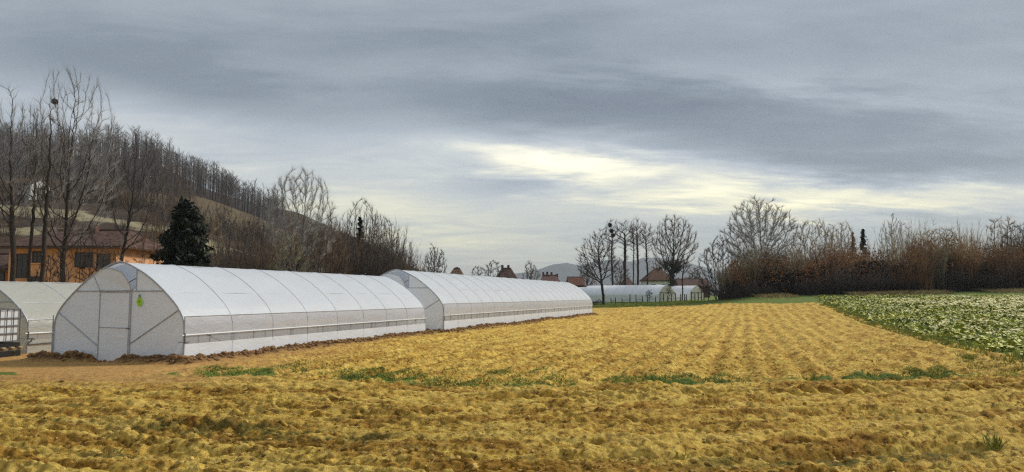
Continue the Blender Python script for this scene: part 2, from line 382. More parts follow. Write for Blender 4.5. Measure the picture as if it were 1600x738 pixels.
    Lg1, t = lat(X, Y), X * SA + Y * CA
    for (o, W, ln) in TUNNEL_FOOT:
        l0 = o[0] * CA - o[1] * SA; t0 = o[0] * SA + o[1] * CA
        dside = np.abs(Lg1 - (l0 + W / 2 + .28)) + 10 * (np.maximum(0, t0 - .5 - t) + np.maximum(0, t - t0 - ln))
        dfront = np.abs(t - (t0 - .25)) + 10 * np.maximum(0, np.abs(Lg1 - l0) - W / 2 - .5) + 3 * ((Lg1 - l0 > -.72) & (Lg1 - l0 < .5))
        bank = np.maximum(bank, np.exp(-(np.minimum(dside, dfront) / .33) ** 2))
    bank *= .75 + .5 * (fbm(X * 2.2, Y * 2.2, 120, 2) - .3)
    z += bank * (.10 + .12 * med + .10 * big)
    bank = np.clip(bank * 1.5, 0, 1)
    z[0, :] -= .4; z[-1, :] -= .3
    idx = np.arange(nr * na).reshape(nr, na)
    F = np.stack([idx[:-1, :-1], idx[:-1, 1:], idx[1:, 1:], idx[1:, :-1]], -1).reshape(-1, 4)[:, ::-1]
    me = mesh_np('field', np.stack([X, Y, z], -1).reshape(-1, 3), F, M['ground'], True, {'grass': grass * (1 - bank), 'moss': moss, 'sand': sand, 'bank': bank, 'streak': streak})
    o = link('field', me); o['kind'] = 'structure'; o['label'] = 'ochre ploughed field with furrows and clods'
    global GX
    GX = (r, a, z)
def ground_z(X, Y):
    """height of the built ground sheet"""
    r, a, z = GX; X = np.atleast_1d(np.asarray(X, float)); Y = np.atleast_1d(np.asarray(Y, float))
    i = np.clip(np.interp(np.hypot(X, Y), r, np.arange(len(r))), 0, len(r) - 1.001); j = np.clip((np.arctan2(X, Y) - a[0]) / (a[-1] - a[0]) * (len(a) - 1), 0, len(a) - 1.001)
    i0, j0 = i.astype(int), j.astype(int); fi, fj = i - i0, j - j0
    return (z[i0, j0] * (1 - fi) + z[i0 + 1, j0] * fi) * (1 - fj) + (z[i0, j0 + 1] * (1 - fi) + z[i0 + 1, j0 + 1] * fi) * fj

# tunnels: origin = middle of the near gable's foot
def foot(cx, Y, W):                              # near right corner at pixel column cx and depth Y
    X = pix(cx, 520, Y).x; return (X - CA * W / 2, Y + SA * W / 2)
G1_W, G1_H, G1_N, G1_S = 4.75, 2.93, 8, 2.05
G2_W, G2_H, G2_N, G2_S = 5.35, 3.30, 19, 2.0
G0_W, G0_H, G0_N, G0_S = 4.6, 2.46, 6, 2.1
G1_O, G2_O, G0_O = foot(288, 20.9, G1_W), foot(693, 37.6, G2_W), foot(44, 24.6, G0_W)
TUNNEL_FOOT = [(G1_O, G1_W, G1_N * G1_S), (G2_O, G2_W, G2_N * G2_S)]
make_ground()
def make_land():
    # the land round and beyond the field, out to the horizon, just under the field sheet
    m = mat('meadow', (.12, .12, .045), .95, .4, .02, two=(.20, .16, .07))
    n = 72; V = [(0, 0, -.35)]; F = []
    rad = [40, 150, 400, 1200, 4200, 9000]
    for r_ in rad: V += [(r_ * math.sin(2 * math.pi * k / n), r_ * math.cos(2 * math.pi * k / n), -.35) for k in range(n)]
    F3 = [(0, 1 + (k + 1) % n, 1 + k) for k in range(n)]
    F4 = [(1 + i * n + k, 1 + i * n + (k + 1) % n, 1 + (i + 1) * n + (k + 1) % n, 1 + (i + 1) * n + k) for i in range(len(rad) - 1) for k in range(n)]
    o = link('ground', mesh_np('ground', V, [F3, F4], m)); o['kind'] = 'structure'
make_land()

# ------------------------------------------------------------------ hill and mountains
HC = []   # control points of the hillside: column, row, depth in the photograph
for x_, y_, Y_ in [(0, 352, 120), (100, 350, 120), (30, 318, 170), (120, 312, 170), (0, 270, 240), (150, 262, 260), (0, 243, 300), (150, 252, 300), (230, 244, 300), (264, 261, 302), (312, 320, 305),
                   (200, 345, 140), (250, 352, 140), (330, 378, 140), (380, 402, 140), (300, 345, 200), (370, 362, 200), (330, 310, 255), (400, 340, 250), (345, 312, 310), (400, 338, 325), (460, 376, 335), (520, 410, 340),
                   (600, 442, 340), (660, 445, 340), (450, 398, 200), (550, 430, 200), (620, 455, 200), (300, 405, 100), (400, 425, 100), (200, 395, 95), (-250, 300, 170), (-250, 235, 300), (-250, 360, 110)]:
    HC.append(pix(x_, y_, Y_))
for X_, Y_, z_ in [(-40, 78, -.6), (-60, 72, -.6), (-25, 84, -.6), (-10, 100, -.8), (0, 150, -.8), (-90, 75, -.6), (-5, 220, -.8), (-20, 420, 0), (-120, 420, 48), (-250, 420, 50), (-300, 300, 60), (-200, 90, 3), (-30, 360, 3), (0, 340, -1), (-60, 400, 20), (-350, 420, 50)]:
    HC.append(Vector((X_, Y_, z_)))
_C = np.array([tuple(v) for v in HC])
def _phi(d): return d * d * np.log(d + 1e-9)
_n = len(_C); _A = np.zeros((_n + 3, _n + 3)); _d = np.hypot(_C[:, None, 0] - _C[None, :, 0], _C[:, None, 1] - _C[None, :, 1]) / 100
_A[:_n, :_n] = _phi(_d) + np.eye(_n) * .02; _P = np.c_[np.ones(_n), _C[:, :2] / 100]; _A[:_n, _n:] = _P; _A[_n:, :_n] = _P.T
_W = np.linalg.solve(_A, np.r_[_C[:, 2], 0, 0, 0])
def hill_z(X, Y):
    X, Y = np.asarray(X, float), np.asarray(Y, float); s = _W[_n] + _W[_n + 1] * X / 100 + _W[_n + 2] * Y / 100
    for k in range(_n): s = s + _W[k] * _phi(np.hypot(X - _C[k, 0], Y - _C[k, 1]) / 100)
    return s
def make_hill():
    nx, ny = 190, 150
    X, Y = np.meshgrid(np.linspace(-340, 5, nx), np.linspace(70, 430, ny), indexing='ij')
    z = hill_z(X, Y) + (fbm(X * .05, Y * .05, 7, 4) - .5) * 3.0 * sstep(Y, 80, 140) + (fbm(X * .3, Y * .3, 8, 2) - .5) * .8
    edge = sstep(X, -8, 5) + sstep(-Y, -80, -70) + sstep(Y, 415, 430) + sstep(-X, 325, 340)
    z = np.where(z < 0, z * .4, z) - np.clip(edge, 0, 1) * 3
    # meadows by place: column/row of the clearings
    def patch(px_, py_, Yc, wx, wy):
        c = pix(px_, py_, Yc); return np.exp(-((X - c.x) / wx) ** 2 - ((Y - Yc) / wy) ** 2)
    mead = np.clip(patch(342, 312, 232, 18, 26) + patch(385, 338, 214, 14, 20), 0, 1)
    Yb = 135 + (X + 60) * -.15
    pale = np.clip(np.exp(-((Y - Yb) / 7) ** 2) * sstep(-X, 34, 44) + .55 * np.exp(-((Y - 112) / 7) ** 2) * sstep(-X, 30, 40), 0, 1)
    m = bpy.data.materials.new('hillside'); m.use_nodes = True; g = G(m.node_tree); p = m.node_tree.nodes['Principled BSDF']
    def at(n):
        o = g.n('ShaderNodeAttribute'); o.attribute_name = n; return o.outputs['Fac']
    vec = g.n('ShaderNodeTexCoord').outputs['Object']
    n1, n2 = g.noise(vec, .08, 5, .65), g.noise(vec, .9, 5, .7)
    c = g.ramp(n1, [(.3, (.035, .027, .022)), (.7, (.085, .060, .042))])
    nn = g.mul(g.sub(n1, .5), 2.0)
    c = g.mixc(g.maprange(g.add(at('meadow'), nn), .3, .6), c, g.ramp(n2, [(.3, (.085, .065, .042)), (.7, (.18, .14, .085))]))
    c = g.mixc(g.maprange(g.add(at('pale'), nn), .35, .65), c, g.ramp(n2, [(.3, (.14, .12, .065)), (.7, (.40, .35, .22))]))
    g.put(p.inputs['Base Color'], c); p.inputs['Roughness'].default_value = 1; p.inputs['Specular IOR Level'].default_value = .05
    idx = np.arange(nx * ny).reshape(nx, ny)
    F = np.stack([idx[:-1, :-1], idx[1:, :-1], idx[1:, 1:], idx[:-1, 1:]], -1).reshape(-1, 4)
    o = link('hill', mesh_np('hill', np.stack([X, Y, z], -1).reshape(-1, 3), F, m, True, {'meadow': mead, 'pale': pale})); o['kind'] = 'structure'
make_hill()
def make_mountains():
    prof = [(-600, 455), (300, 452), (600, 446), (740, 436), (800, 428), (840, 421), (868, 412), (884, 410), (903, 415), (920, 410), (950, 405), (985, 409), (1010, 402), (1050, 404), (1080, 411), (1110, 420), (1160, 430), (1250, 436), (1500, 441), (2200, 450)]
    Yr = 4000.0; xs = np.linspace(-500, 2100, 260); ys = np.interp(xs, [p[0] for p in prof], [p[1] for p in prof])
    crest = np.array([tuple(pix(x_, y_, Yr)) for x_, y_ in zip(xs, ys)])
    rows = []; K = 26
    for k in range(K):
        t = k / (K - 1); Yk = 3300 + t * 1100; f = np.clip(1 - abs(Yk - Yr) / (700 if Yk < Yr else 400), 0, 1) ** 1.2
        X = crest[:, 0] * (1 + 0 * t)
        zz = -1 + (crest[:, 2] + 1) * f * (1 + .22 * (fbm(X * .006, np.full_like(X, Yk * .006), 3, 3) - .5) * (1 - f) * 3) + (fbm(X * .02, np.full_like(X, Yk * .02), 5, 2) - .5) * 9 * f
        rows.append(np.stack([X, np.full_like(X, Yk), zz], -1))
    V = np.concatenate(rows); idx = np.arange(len(V)).reshape(K, len(xs))
    F = np.stack([idx[:-1, :-1], idx[:-1, 1:], idx[1:, 1:], idx[1:, :-1]], -1).reshape(-1, 4)
    o = link('mountains', mesh_np('mountains', V, F, mat('mountain_woods', (.05, .06, .05), 1, .35, .01), True)); o['kind'] = 'structure'
make_mountains()

# ------------------------------------------------------------------ trees
def tubes(P0, P1, R0, R1, k):
    """separate tapered k-sided tubes as vertex and face arrays"""
    P0, P1 = np.asarray(P0, float), np.asarray(P1, float); n = len(P0)
    d = P1 - P0; d /= np.maximum(1e-9, np.linalg.norm(d, axis=1))[:, None]
    ref = np.where(np.abs(d[:, 2:3]) > .9, np.array([[1., 0, 0]]), np.array([[0., 0, 1]])); h = np.cross(d, ref); h /= np.linalg.norm(h, axis=1)[:, None]; w = np.cross(d, h)
    t = 2 * math.pi * np.arange(k) / k; ring = h[:, None] * np.cos(t)[None, :, None] + w[:, None] * np.sin(t)[None, :, None]
    V = np.concatenate([P0[:, None] + ring * np.asarray(R0)[:, None, None], P1[:, None] + ring * np.asarray(R1)[:, None, None]], 1)
    b = (np.arange(n) * 2 * k)[:, None, None]; i = np.arange(k)
    F = b + np.stack([i, (i + 1) % k, k + (i + 1) % k, k + i], -1)[None]
    return V.reshape(-1, 3), F.reshape(-1, 4)
def spikes(P0, P1, R0):
    """three-sided twigs running to a point"""
    P0, P1 = np.asarray(P0, float), np.asarray(P1, float); n = len(P0)
    d = P1 - P0; d /= np.maximum(1e-9, np.linalg.norm(d, axis=1))[:, None]
    ref = np.where(np.abs(d[:, 2:3]) > .9, np.array([[1., 0, 0]]), np.array([[0., 0, 1]])); h = np.cross(d, ref); h /= np.linalg.norm(h, axis=1)[:, None]; w = np.cross(d, h)
    t = 2 * math.pi * np.arange(3) / 3; ring = h[:, None] * np.cos(t)[None, :, None] + w[:, None] * np.sin(t)[None, :, None]
    V = np.concatenate([P0[:, None] + ring * np.asarray(R0)[:, None, None], P1[:, None]], 1)
    b = (np.arange(n) * 4)[:, None, None]; F = b + np.array([[0, 1, 3], [1, 2, 3], [2, 0, 3]])[None]
    return V.reshape(-1, 3), F.reshape(-1, 3)
def colonize(chains, A, D, dk, rng, iters=140, trop=.22):
    """space colonisation: chains = list of node lists from the foot; A = attraction points"""
    pos = []; par = []
    for ch in chains:
        for i, p in enumerate(ch): pos.append(np.array(p, float)); par.append(len(pos) - 2 if i else (0 if len(pos) > 1 else -1))
    pos = np.array(pos); par = list(par)
    def near(Aq, N): 
        d = np.sqrt(((Aq[:, None] - N[None]) ** 2).sum(-1)); j = d.argmin(1); return j, d[np.arange(len(Aq)), j]
    ni, nd = near(A, pos); kids = {}
    for it in range(iters):
        keep = (nd > dk) & np.array([kids.get(q, 0) < 5 for q in ni]); A, ni, nd = A[keep], ni[keep], nd[keep]
        if not len(A): break
        u = (A - pos[ni]) / nd[:, None]; s = np.zeros((len(pos), 3)); np.add.at(s, ni, u)
        act = np.unique(ni); d = s[act]; d /= np.maximum(1e-6, np.linalg.norm(d, axis=1))[:, None]
        d += rng.normal(0, .06, d.shape); d[:, 2] += trop; d[:, 2] = np.maximum(d[:, 2], .22); d /= np.linalg.norm(d, axis=1)[:, None]
        new = []; np_ = []
        for q, a in enumerate(act):
            c = kids.get(a, 0)
            kids[a] = c + 1; new.append(pos[a] + d[q] * D); np_.append(a)
        if not new: break
        new = np.array(new); n0 = len(pos); pos = np.concatenate([pos, new]); par += list(np_)
        j, dd = near(A, new); better = dd < nd; ni = np.where(better, n0 + j, ni); nd = np.where(better, dd, nd)
    return pos, np.array(par)
def skeleton(chains, A, D, dk, rng, rt, rbase, trop=.22, iters=160):
    pos, par = colonize(chains, A, D, dk, rng, iters, trop)
    n = len(pos); r = np.zeros(n); e = 2.1; acc = np.zeros(n)
    for i in range(n - 1, -1, -1):
        r[i] = max(acc[i], rt ** e) ** (1 / e)
        if par[i] >= 0: acc[par[i]] += r[i] ** e
    rm = r.max(); 
    if rm > rt * 1.01: r = rt * (r / rt) ** (math.log(rbase / rt) / math.log(rm / rt))
    sm = pos.copy(); ok = par >= 0; pc = pos.copy()
    for _ in range(3):
        acc = np.zeros_like(pc); cnt = np.zeros(n); np.add.at(acc, par[ok], pc[ok]); np.add.at(cnt, par[ok], 1); has = ok & (cnt > 0)
        nx = pc.copy(); nx[has] = pc[has] * .4 + .3 * pc[par[has]] + .3 * acc[has] / cnt[has][:, None]; pc = nx
    pos = pc
    return pos, par, r
def tree_meshes(pos, par, r, rng, rt, twigs=2, tl=.6, up=.4, thick=2.6, droop=0.0):
    if thick < 1e8: thick = min(thick, max(1.05, .4 * r.max() / rt))
    ok = np.where(par >= 0)[0]; P0, P1 = pos[par[ok]], pos[ok]; R0, R1 = np.minimum(r[par[ok]], r[ok] * 1.6), r[ok]
    P1x = P1 + (P1 - P0) * .06
    big = R1 > rt * thick
    tv, tf = tubes(P0[big], P1x[big], R0[big], R1[big], 6) if big.any() else (np.zeros((0, 3)), np.zeros((0, 4), int))
    cv, cf = tubes(P0[~big], P1x[~big], R0[~big], R1[~big], 3) if (~big).any() else (np.zeros((0, 3)), np.zeros((0, 4), int))
    src = np.where(R1 < rt * 2.4)[0]; src = np.repeat(src, twigs + 1); n = len(src)
    d = P1[src] - P0[src]; d /= np.maximum(1e-9, np.linalg.norm(d, axis=1))[:, None]
    d = d * 1.0 + rng.normal(0, .38, (n, 3)); d[:, 2] += up - droop; d /= np.linalg.norm(d, axis=1)[:, None]
    st = P0[src] + (P1[src] - P0[src]) * rng.uniform(.2, 1, (n, 1)); ln = rng.uniform(.45, 1.1, (n, 1)) * tl
    wv, wf = spikes(st, st + d * ln, np.full(n, rt * .85))
    return (tv, tf), (np.concatenate([cv, wv]), [cf, wf + len(cv)])
def ell(rng, n, c, s, pw=.45):
    """points in an ellipsoid, more of them near its skin"""
    v = rng.normal(0, 1, (n, 3)); v /= np.linalg.norm(v, axis=1)[:, None]; return np.array(c) + v * (rng.uniform(0, 1, (n, 1)) ** pw) * np.array(s)
def leafcards(rng, pts, size, flat=.5):
    """leaf-sized folded faces, two triangles each"""
    n = len(pts); a = rng.normal(0, 1, (n, 3)); a /= np.linalg.norm(a, axis=1)[:, None]; b = np.cross(a, rng.normal(0, 1, (n, 3))); b /= np.linalg.norm(b, axis=1)[:, None]
    s = size * rng.uniform(.6, 1.3, (n, 1)); V = np.stack([pts - a * s, pts + b * s * flat, pts + a * s, pts - b * s * flat], 1).reshape(-1, 3)
    F = (np.arange(n) * 4)[:, None, None] + np.array([[0, 1, 2], [0, 2, 3]])[None]
    return V, F.reshape(-1, 3)
NEAR_GROUND = {}
def base_z(X, Y):
    if X < 5 and Y > 70: return max(float(hill_z(X, Y)), 0.0 if Y < 340 else 0)
    return float(ground_z(X, Y)[0])
def tree(label, px, ytop, Y, wpx, bark='bark_dark', twig='twig_pale', shape='broad', seed=1, n=700, group=None, name='bare_tree', lean=0.0, crown0=.3, rb=None, twigs=2, tl=None, stems=1, rt=None, cat='tree', trunkx=None):
    rng = np.random.default_rng(seed); p = pix(px if trunkx is None else trunkx, 462, Y); X = p.x; zb = base_z(X, Y) - .1
    H = pix(px, ytop, Y).z - zb; Wd = wpx / FPX * Y; rt = rt or max(.008, Y * .00013); rb = rb or H * .014
    off = pix(px, 462, Y).x - X
    D = H / 64; dk = D * 2.0; n = int(n * 1.3)
    if shape == 'broad':
        cz = crown0 + (1 - crown0) * .52; A = ell(rng, n, (off, 0, H * cz), (Wd / 2, Wd / 2.2, H * (1 - crown0) * .5))
        A = np.concatenate([A, ell(rng, n // 3, (off, 0, H * (cz + .12)), (Wd * .36, Wd * .34, H * (1 - crown0) * .40), .33)])
    elif shape == 'tall':
        A = np.concatenate([ell(rng, n, (off, 0, H * .80), (Wd / 2, Wd / 2, H * .20), .5), ell(rng, n // 4, (off * .6, 0, H * .5), (Wd * .22, Wd * .22, H * .2), .5)])
    elif shape == 'fan':
        zz = rng.uniform(.12, 1, n) ** .7; ww = np.where(zz < .62, .18 + .82 * (zz / .62) ** .9, np.sqrt(np.clip(1 - ((zz - .62) / .42) ** 2, 0, 1))); th = rng.uniform(0, 2 * math.pi, n); q = rng.uniform(0, 1, n) ** .45
        A = np.stack([off * zz + np.cos(th) * q * ww * Wd / 2, np.sin(th) * q * ww * Wd / 2.2, zz * H * (1 - .04 * q * q)], -1)
    else:                                    # shrub: rises from the ground
        zz = rng.uniform(.06, 1, n); ww = np.sqrt(np.clip(1 - (zz - .45) ** 2 / .32, 0, 1)); th = rng.uniform(0, 2 * math.pi, n); q = rng.uniform(0, 1, n) ** .5
        A = np.stack([off + np.cos(th) * q * ww * Wd / 2, np.sin(th) * q * ww * Wd / 2.4, zz * H * (1 - .12 * q)], -1)
    A[:, 2] *= 1 + .10 * (vnoise(A[:, 0] * 2.2 / max(Wd, .1) * 3 + seed, A[:, 1] / max(Wd, .1) * 4, seed) - .5)
    ch = []
    for s_ in range(stems):
        sx = 0 if stems == 1 else rng.uniform(-.5, .5) * Wd * .28; sy = 0 if stems == 1 else rng.uniform(-.5, .5) * Wd * .2
        top = {'broad': crown0 * .9, 'tall': .8, 'fan': .16}.get(shape, .05) * H; k = max(3, int(top / D)); c = []
        for i in range(k + 1):
            t = i / k; c.append((sx * (1 - .1 * t) + (off * .6 + lean * H) * t * top / H + .04 * H * .12 * math.sin(t * 7 + seed + s_), sy, top * t))
        ch.append([(0, 0, 0)] + c if stems > 1 and not ch else c)
    pos, par, r = skeleton(ch, A, D, dk, rng, rt, rb)
    (tv, tf), (cv, cf) = tree_meshes(pos, par, r, rng, rt, twigs, tl or H * .065)
    root = thing(name, label, cat, (X, Y, zb), 0, group)
    if len(tv): link('trunk', mesh_np('trunk', tv, tf, M[bark], True), root)
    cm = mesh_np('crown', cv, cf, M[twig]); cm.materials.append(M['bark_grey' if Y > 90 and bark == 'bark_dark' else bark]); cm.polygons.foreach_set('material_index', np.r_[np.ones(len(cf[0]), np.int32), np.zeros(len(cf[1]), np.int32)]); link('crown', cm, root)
    root['_h'] = H
    return root, pos, r
def conifer(label, px, ytop, Y, wpx, seed=1, matn='needles_dark', group=None, name='conifer', dense=1.0, full=False):
    rng = np.random.default_rng(seed); p = pix(px, 462, Y); X = p.x; zb = base_z(X, Y) - .1; H = pix(px, ytop, Y).z - zb; Wd = wpx / FPX * Y
    root = thing(name, label, 'tree', (X, Y, zb), 0, group)
    MB().bar((0, 0, 0), (0, 0, H * .98), H * .018, 7, .02).build('trunk', M['bark_dark'], root)
    P0, P1, pts = [], [], []; nb = int(150 * dense)
    for i in range(nb):
        t = .06 + .93 * (i / nb); z = H * t; L_ = Wd / 2 * ((1 - t ** 2.4) ** .8 if full else (1 - t) ** .8) * rng.uniform(.65, 1.12) + .08 * Wd / 2; a = rng.uniform(0, 2 * math.pi)
        if full: L_ *= .72 + .6 * float(vnoise(np.array([a * 1.3]), np.array([t * 5.0]), seed)[0])
        e = Vector((math.cos(a) * L_, math.sin(a) * L_, z + L_ * rng.uniform(-.25, .12))); P0.append((0, 0, z)); P1.append(tuple(e))
        m = int(34 * (L_ / (Wd / 2)) + 7); u = rng.uniform(.15, 1.03, m)[:, None]; q = np.array([[0, 0, z]]) * (1 - u) + np.array([tuple(e)]) * u; q = q + rng.normal(0, .05 * Wd * .5, q.shape); pts.append(q)
    V, F = leafcards(rng, np.concatenate(pts), Wd * .050 + .04, .38); bv, bf = spikes(P0, P1, np.full(len(P0), H * .004 + .01))
    link('crown', mesh_np('crown', np.concatenate([V, bv]), np.concatenate([F, bf + len(V)]), M[matn]), root)
    return root

# --- trees on the left, in front of the orange house
GL = 'bare trees beside the orange house'
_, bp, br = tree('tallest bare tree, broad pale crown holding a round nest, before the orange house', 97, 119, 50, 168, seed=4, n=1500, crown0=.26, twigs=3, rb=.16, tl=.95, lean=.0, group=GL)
tree('slim straight bare tree with thin side twigs, beside the nest tree', 66, 158, 47, 62, seed=8, n=420, crown0=.40, twig='twig_brown', rb=.13, lean=-.02, group=GL)
tree('thinnest straight bare trunk among the trees before the orange house', 44, 190, 49, 52, seed=12, n=320, crown0=.45, twig='twig_brown', rb=.10, group=GL)
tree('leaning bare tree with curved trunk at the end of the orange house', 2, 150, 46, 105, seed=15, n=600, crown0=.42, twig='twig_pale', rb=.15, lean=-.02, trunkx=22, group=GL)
tree('low spreading bare bush between the nest tree and the new tunnel', 125, 350, 44, 120, seed=19, n=420, shape='shrub', bark='bark_dark', twig='twig_dark', stems=4, rb=.06, name='bare_bush', cat='bush')
tree('dark slender leaning tree with sparse crown right of the orange house', 204, 207, 58, 92, seed=22, n=560, crown0=.36, twig='twig_dark', rb=.13, trunkx=182, lean=.02)
tree('grey fine-twigged tree behind the dark evergreen', 262, 258, 76, 86, seed=25, n=620, shape='fan', twig='twig_brown', bark='bark_grey', rb=.14, stems=3)
tree('bare brown bush beside the dark evergreen', 236, 330, 58, 62, seed=27, n=420, shape='shrub', twig='twig_red', stems=5, rb=.05, name='bare_bush', cat='bush')
conifer('dense dark evergreen tree behind the new tunnel', 285, 314, 56, 96, 31, 'needles_dark', dense=2.2, name='evergreen_tree', full=True)
tree('tangled bare bush at the foot of the orange house wall', 76, 392, 54, 70, seed=101, n=420, shape='shrub', twig='twig_dark', stems=5, rb=.04, name='bare_bush', cat='bush')
tree('twiggy reddish bush at the corner of the orange house', 168, 372, 55, 76, seed=102, n=460, shape='shrub', twig='twig_brown', stems=5, rb=.04, name='bare_bush', cat='bush')
nest_p = pix(80, 158, 50)
def nest(p, r_, label, parent=None, name='bird_nest', matn='nest', cat='nest', group=None, seed=3, n=150):
    rng = np.random.default_rng(seed); v = rng.normal(0, 1, (n, 3)); v /= np.linalg.norm(v, axis=1)[:, None]; v *= rng.uniform(.5, 1, (n, 1)) * r_
    d = np.cross(v, rng.normal(0, 1, v.shape)); d /= np.linalg.norm(d, axis=1)[:, None]; V, F = tubes(v - d * r_ * .55, v + d * r_ * .55, np.full(n, r_ * .09), np.full(n, r_ * .05), 3)
    o = link(name, mesh_np(name, V, F, M[matn]), None, p); return tag(o, label, cat, group)
# seat the nest on the closest limb
_w = bp + np.array(tuple(bpy.data.objects['bare_tree'].location)); _k = np.argmin(((_w - np.array(tuple(nest_p))) ** 2).sum(1)); nest(Vector(_w[_k]), .21, 'round dark stick nest high in the tallest bare tree')
# --- trees behind the tunnels
tree('thin grey forking stems rising behind the new tunnel, before the slope', 345, 300, 92, 44, seed=33, n=300, shape='fan', twig='twig_brown', bark='bark_grey', stems=3, rb=.09)
tree('thin pale-stemmed tree on the slope above the new tunnel', 328, 330, 84, 40, seed=34, n=260, shape='fan', twig='twig_straw', bark='bark_grey', stems=4, rb=.07)
tree('crooked dark bare tree beside the tree with silvery top', 392, 352, 80, 60, seed=36, n=380, shape='broad', crown0=.3, twig='twig_dark', rb=.11)
tree('low dark leafless bush behind the new tunnel ridge', 368, 385, 70, 70, seed=37, n=380, shape='shrub', twig='twig_dark', stems=5, rb=.05, name='bare_bush', cat='bush')
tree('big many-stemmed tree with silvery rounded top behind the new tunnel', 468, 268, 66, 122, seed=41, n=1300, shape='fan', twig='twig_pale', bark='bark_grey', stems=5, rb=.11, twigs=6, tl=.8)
tree('dense brown bush below the silvery-topped tree', 505, 340, 62, 84, seed=43, n=800, shape='shrub', twig='twig_brown', stems=7, rb=.06, name='bare_bush', cat='bush', twigs=3)
tree('olive green-brown bush in front of the silvery-topped tree', 450, 352, 60, 74, seed=44, n=620, shape='shrub', twig='twig_olive', stems=6, rb=.06, name='bare_bush', cat='bush', twigs=2)
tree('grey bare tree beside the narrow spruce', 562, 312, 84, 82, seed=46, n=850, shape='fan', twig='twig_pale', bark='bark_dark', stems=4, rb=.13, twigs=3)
conifer('narrow dark spruce among bare trees behind the new tunnel', 561, 338, 76, 34, 47, 'needles_dark', dense=1.1, name='spruce')
tree('rounded bare tree at the end of the dark tree row', 594, 336, 74, 68, seed=49, n=850, shape='fan', twig='twig_brown', bark='bark_dark', stems=6, rb=.09, twigs=3)
tree('dark reddish bush under the rounded bare tree', 582, 368, 68, 84, seed=50, n=700, shape='shrub', twig='twig_dark', stems=7, rb=.05, name='bare_bush', cat='bush', twigs=3)
tree('dark dense bush between the silvery-topped tree and the spruce', 538, 356, 70, 60, seed=52, n=560, shape='shrub', twig='twig_dark', stems=6, rb=.05, name='bare_bush', cat='bush', twigs=3)
tree('low grey-brown bush beyond the gable of the long tunnel', 632, 390, 104, 54, seed=53, n=480, shape='shrub', twig='twig_brown', stems=6, rb=.06, name='bare_bush', cat='bush', twigs=3)
tree('small rounded grey tree above the long tunnel ridge', 679, 388, 115, 42, seed=55, n=520, shape='broad', crown0=.22, twig='twig_brown', bark='bark_grey', rb=.12, twigs=3)
tree('dark twiggy tree beside the red roofs behind the long tunnel', 770, 402, 120, 58, seed=57, n=420, shape='shrub', twig='twig_dark', stems=4, rb=.08)
tree('faint low bare tree left of the twiggy tree by the red roofs', 744, 412, 128, 36, seed=58, n=240, shape='shrub', twig='twig_brown', stems=3, rb=.06)
tree('small bare tree above the tunnel, before the blue mountain', 829, 411, 128, 32, seed=59, n=260, shape='broad', crown0=.3, twig='twig_brown', rb=.07)
# --- the clump in the middle
GM = 'tall slim trees behind the low tunnels'
tree('dark forked tree in front of the low white tunnels', 934, 366, 118, 74, seed=61, n=520, shape='broad', crown0=.28, twig='twig_dark', rb=.22, trunkx=943)
t957, p957, r957 = tree('slim tall tree carrying round dark mistletoe balls', 957, 343, 150, 34, seed=63, n=300, shape='tall', twig='twig_dark', rb=.20, group=GM)
for k, (x_, yt, w_, rb_) in enumerate([(977, 341, 36, .30), (990, 346, 22, .13), (997, 340, 30, .22), (1012, 345, 34, .18)]):
    tree(['thick double-looking tall trunk second in the slim row', 'thinnest tall trunk in the slim row, slightly bent', 'straight tall trunk with umbrella crown in the slim row', 'tall slim tree closest to the white house with brown roof'][k], x_, yt, 150 + k, w_, seed=65 + k, n=280, shape='tall', twig='twig_brown', bark='bark_dark', rb=rb_, group=GM, lean=[0, .01, 0, -.01][k])
tI, pI, rI = tree('broad tree with trunk wrapped in dark ivy beside the white house', 1056, 340, 140, 78, seed=71, n=900, crown0=.30, twig='twig_brown', rb=.42, trunkx=1049, twigs=3)
_rng = np.random.default_rng(5); _sel = np.where((rI > .07) & (pI[:, 2] < tI['_h'] * (.30 + .20 * _rng.uniform(0, 1, len(rI)))))[0]; _q = np.repeat(pI[_sel], 26, 0); _q = _q + _rng.normal(0, 1, _q.shape) * (np.repeat(rI[_sel], 26)[:, None] * .8 + .12)
V, F = leafcards(_rng, _q, .17, .7); link('ivy', mesh_np('ivy', V, F, M['ivy']), tI)
for k, (x_, y_) in enumerate([(953, 352), (958, 361), (959, 370)]):
    w = p957 + np.array(tuple(t957.location)); q = np.argmin(((w - np.array(tuple(pix(x_, y_, 150)))) ** 2).sum(1)); nest(Vector(w[q]), .42, 'round mistletoe ball in the slim tall tree', None, 'mistletoe', 'needles_dark', 'mistletoe', 'mistletoe balls in the slim tree', 80 + k, 160)
tree('thin crooked bare sapling right of the ivy-clad tree', 1069, 404, 132, 24, seed=74, n=70, crown0=.6, twig='twig_dark', rb=.12, trunkx=1066)
tree('small leafless sapling standing at the low tunnel fence', 1014, 452, 119, 15, seed=75, n=50, crown0=.3, twig='twig_dark', rb=.05)
tree('young sapling before the cream tunnel gable', 1045, 446, 117, 12, seed=76, n=50, crown0=.35, twig='twig_dark', rb=.05)
for k, (x_, yt, w_, Y_) in enumerate([(917, 408, 30, 190), (970, 410, 34, 200), (1030, 404, 30, 180), (1085, 420, 30, 200)]):
    tree(['bare tree showing through behind the dark forked tree', 'low bare tree seen between the slim trunks', 'grey bare tree behind the white house with brown roof', 'low bare tree behind the long red roof'][k], x_, yt, Y_, w_, seed=77 + k, n=260, shape='broad', crown0=.2, twig='twig_brown', rb=.12)
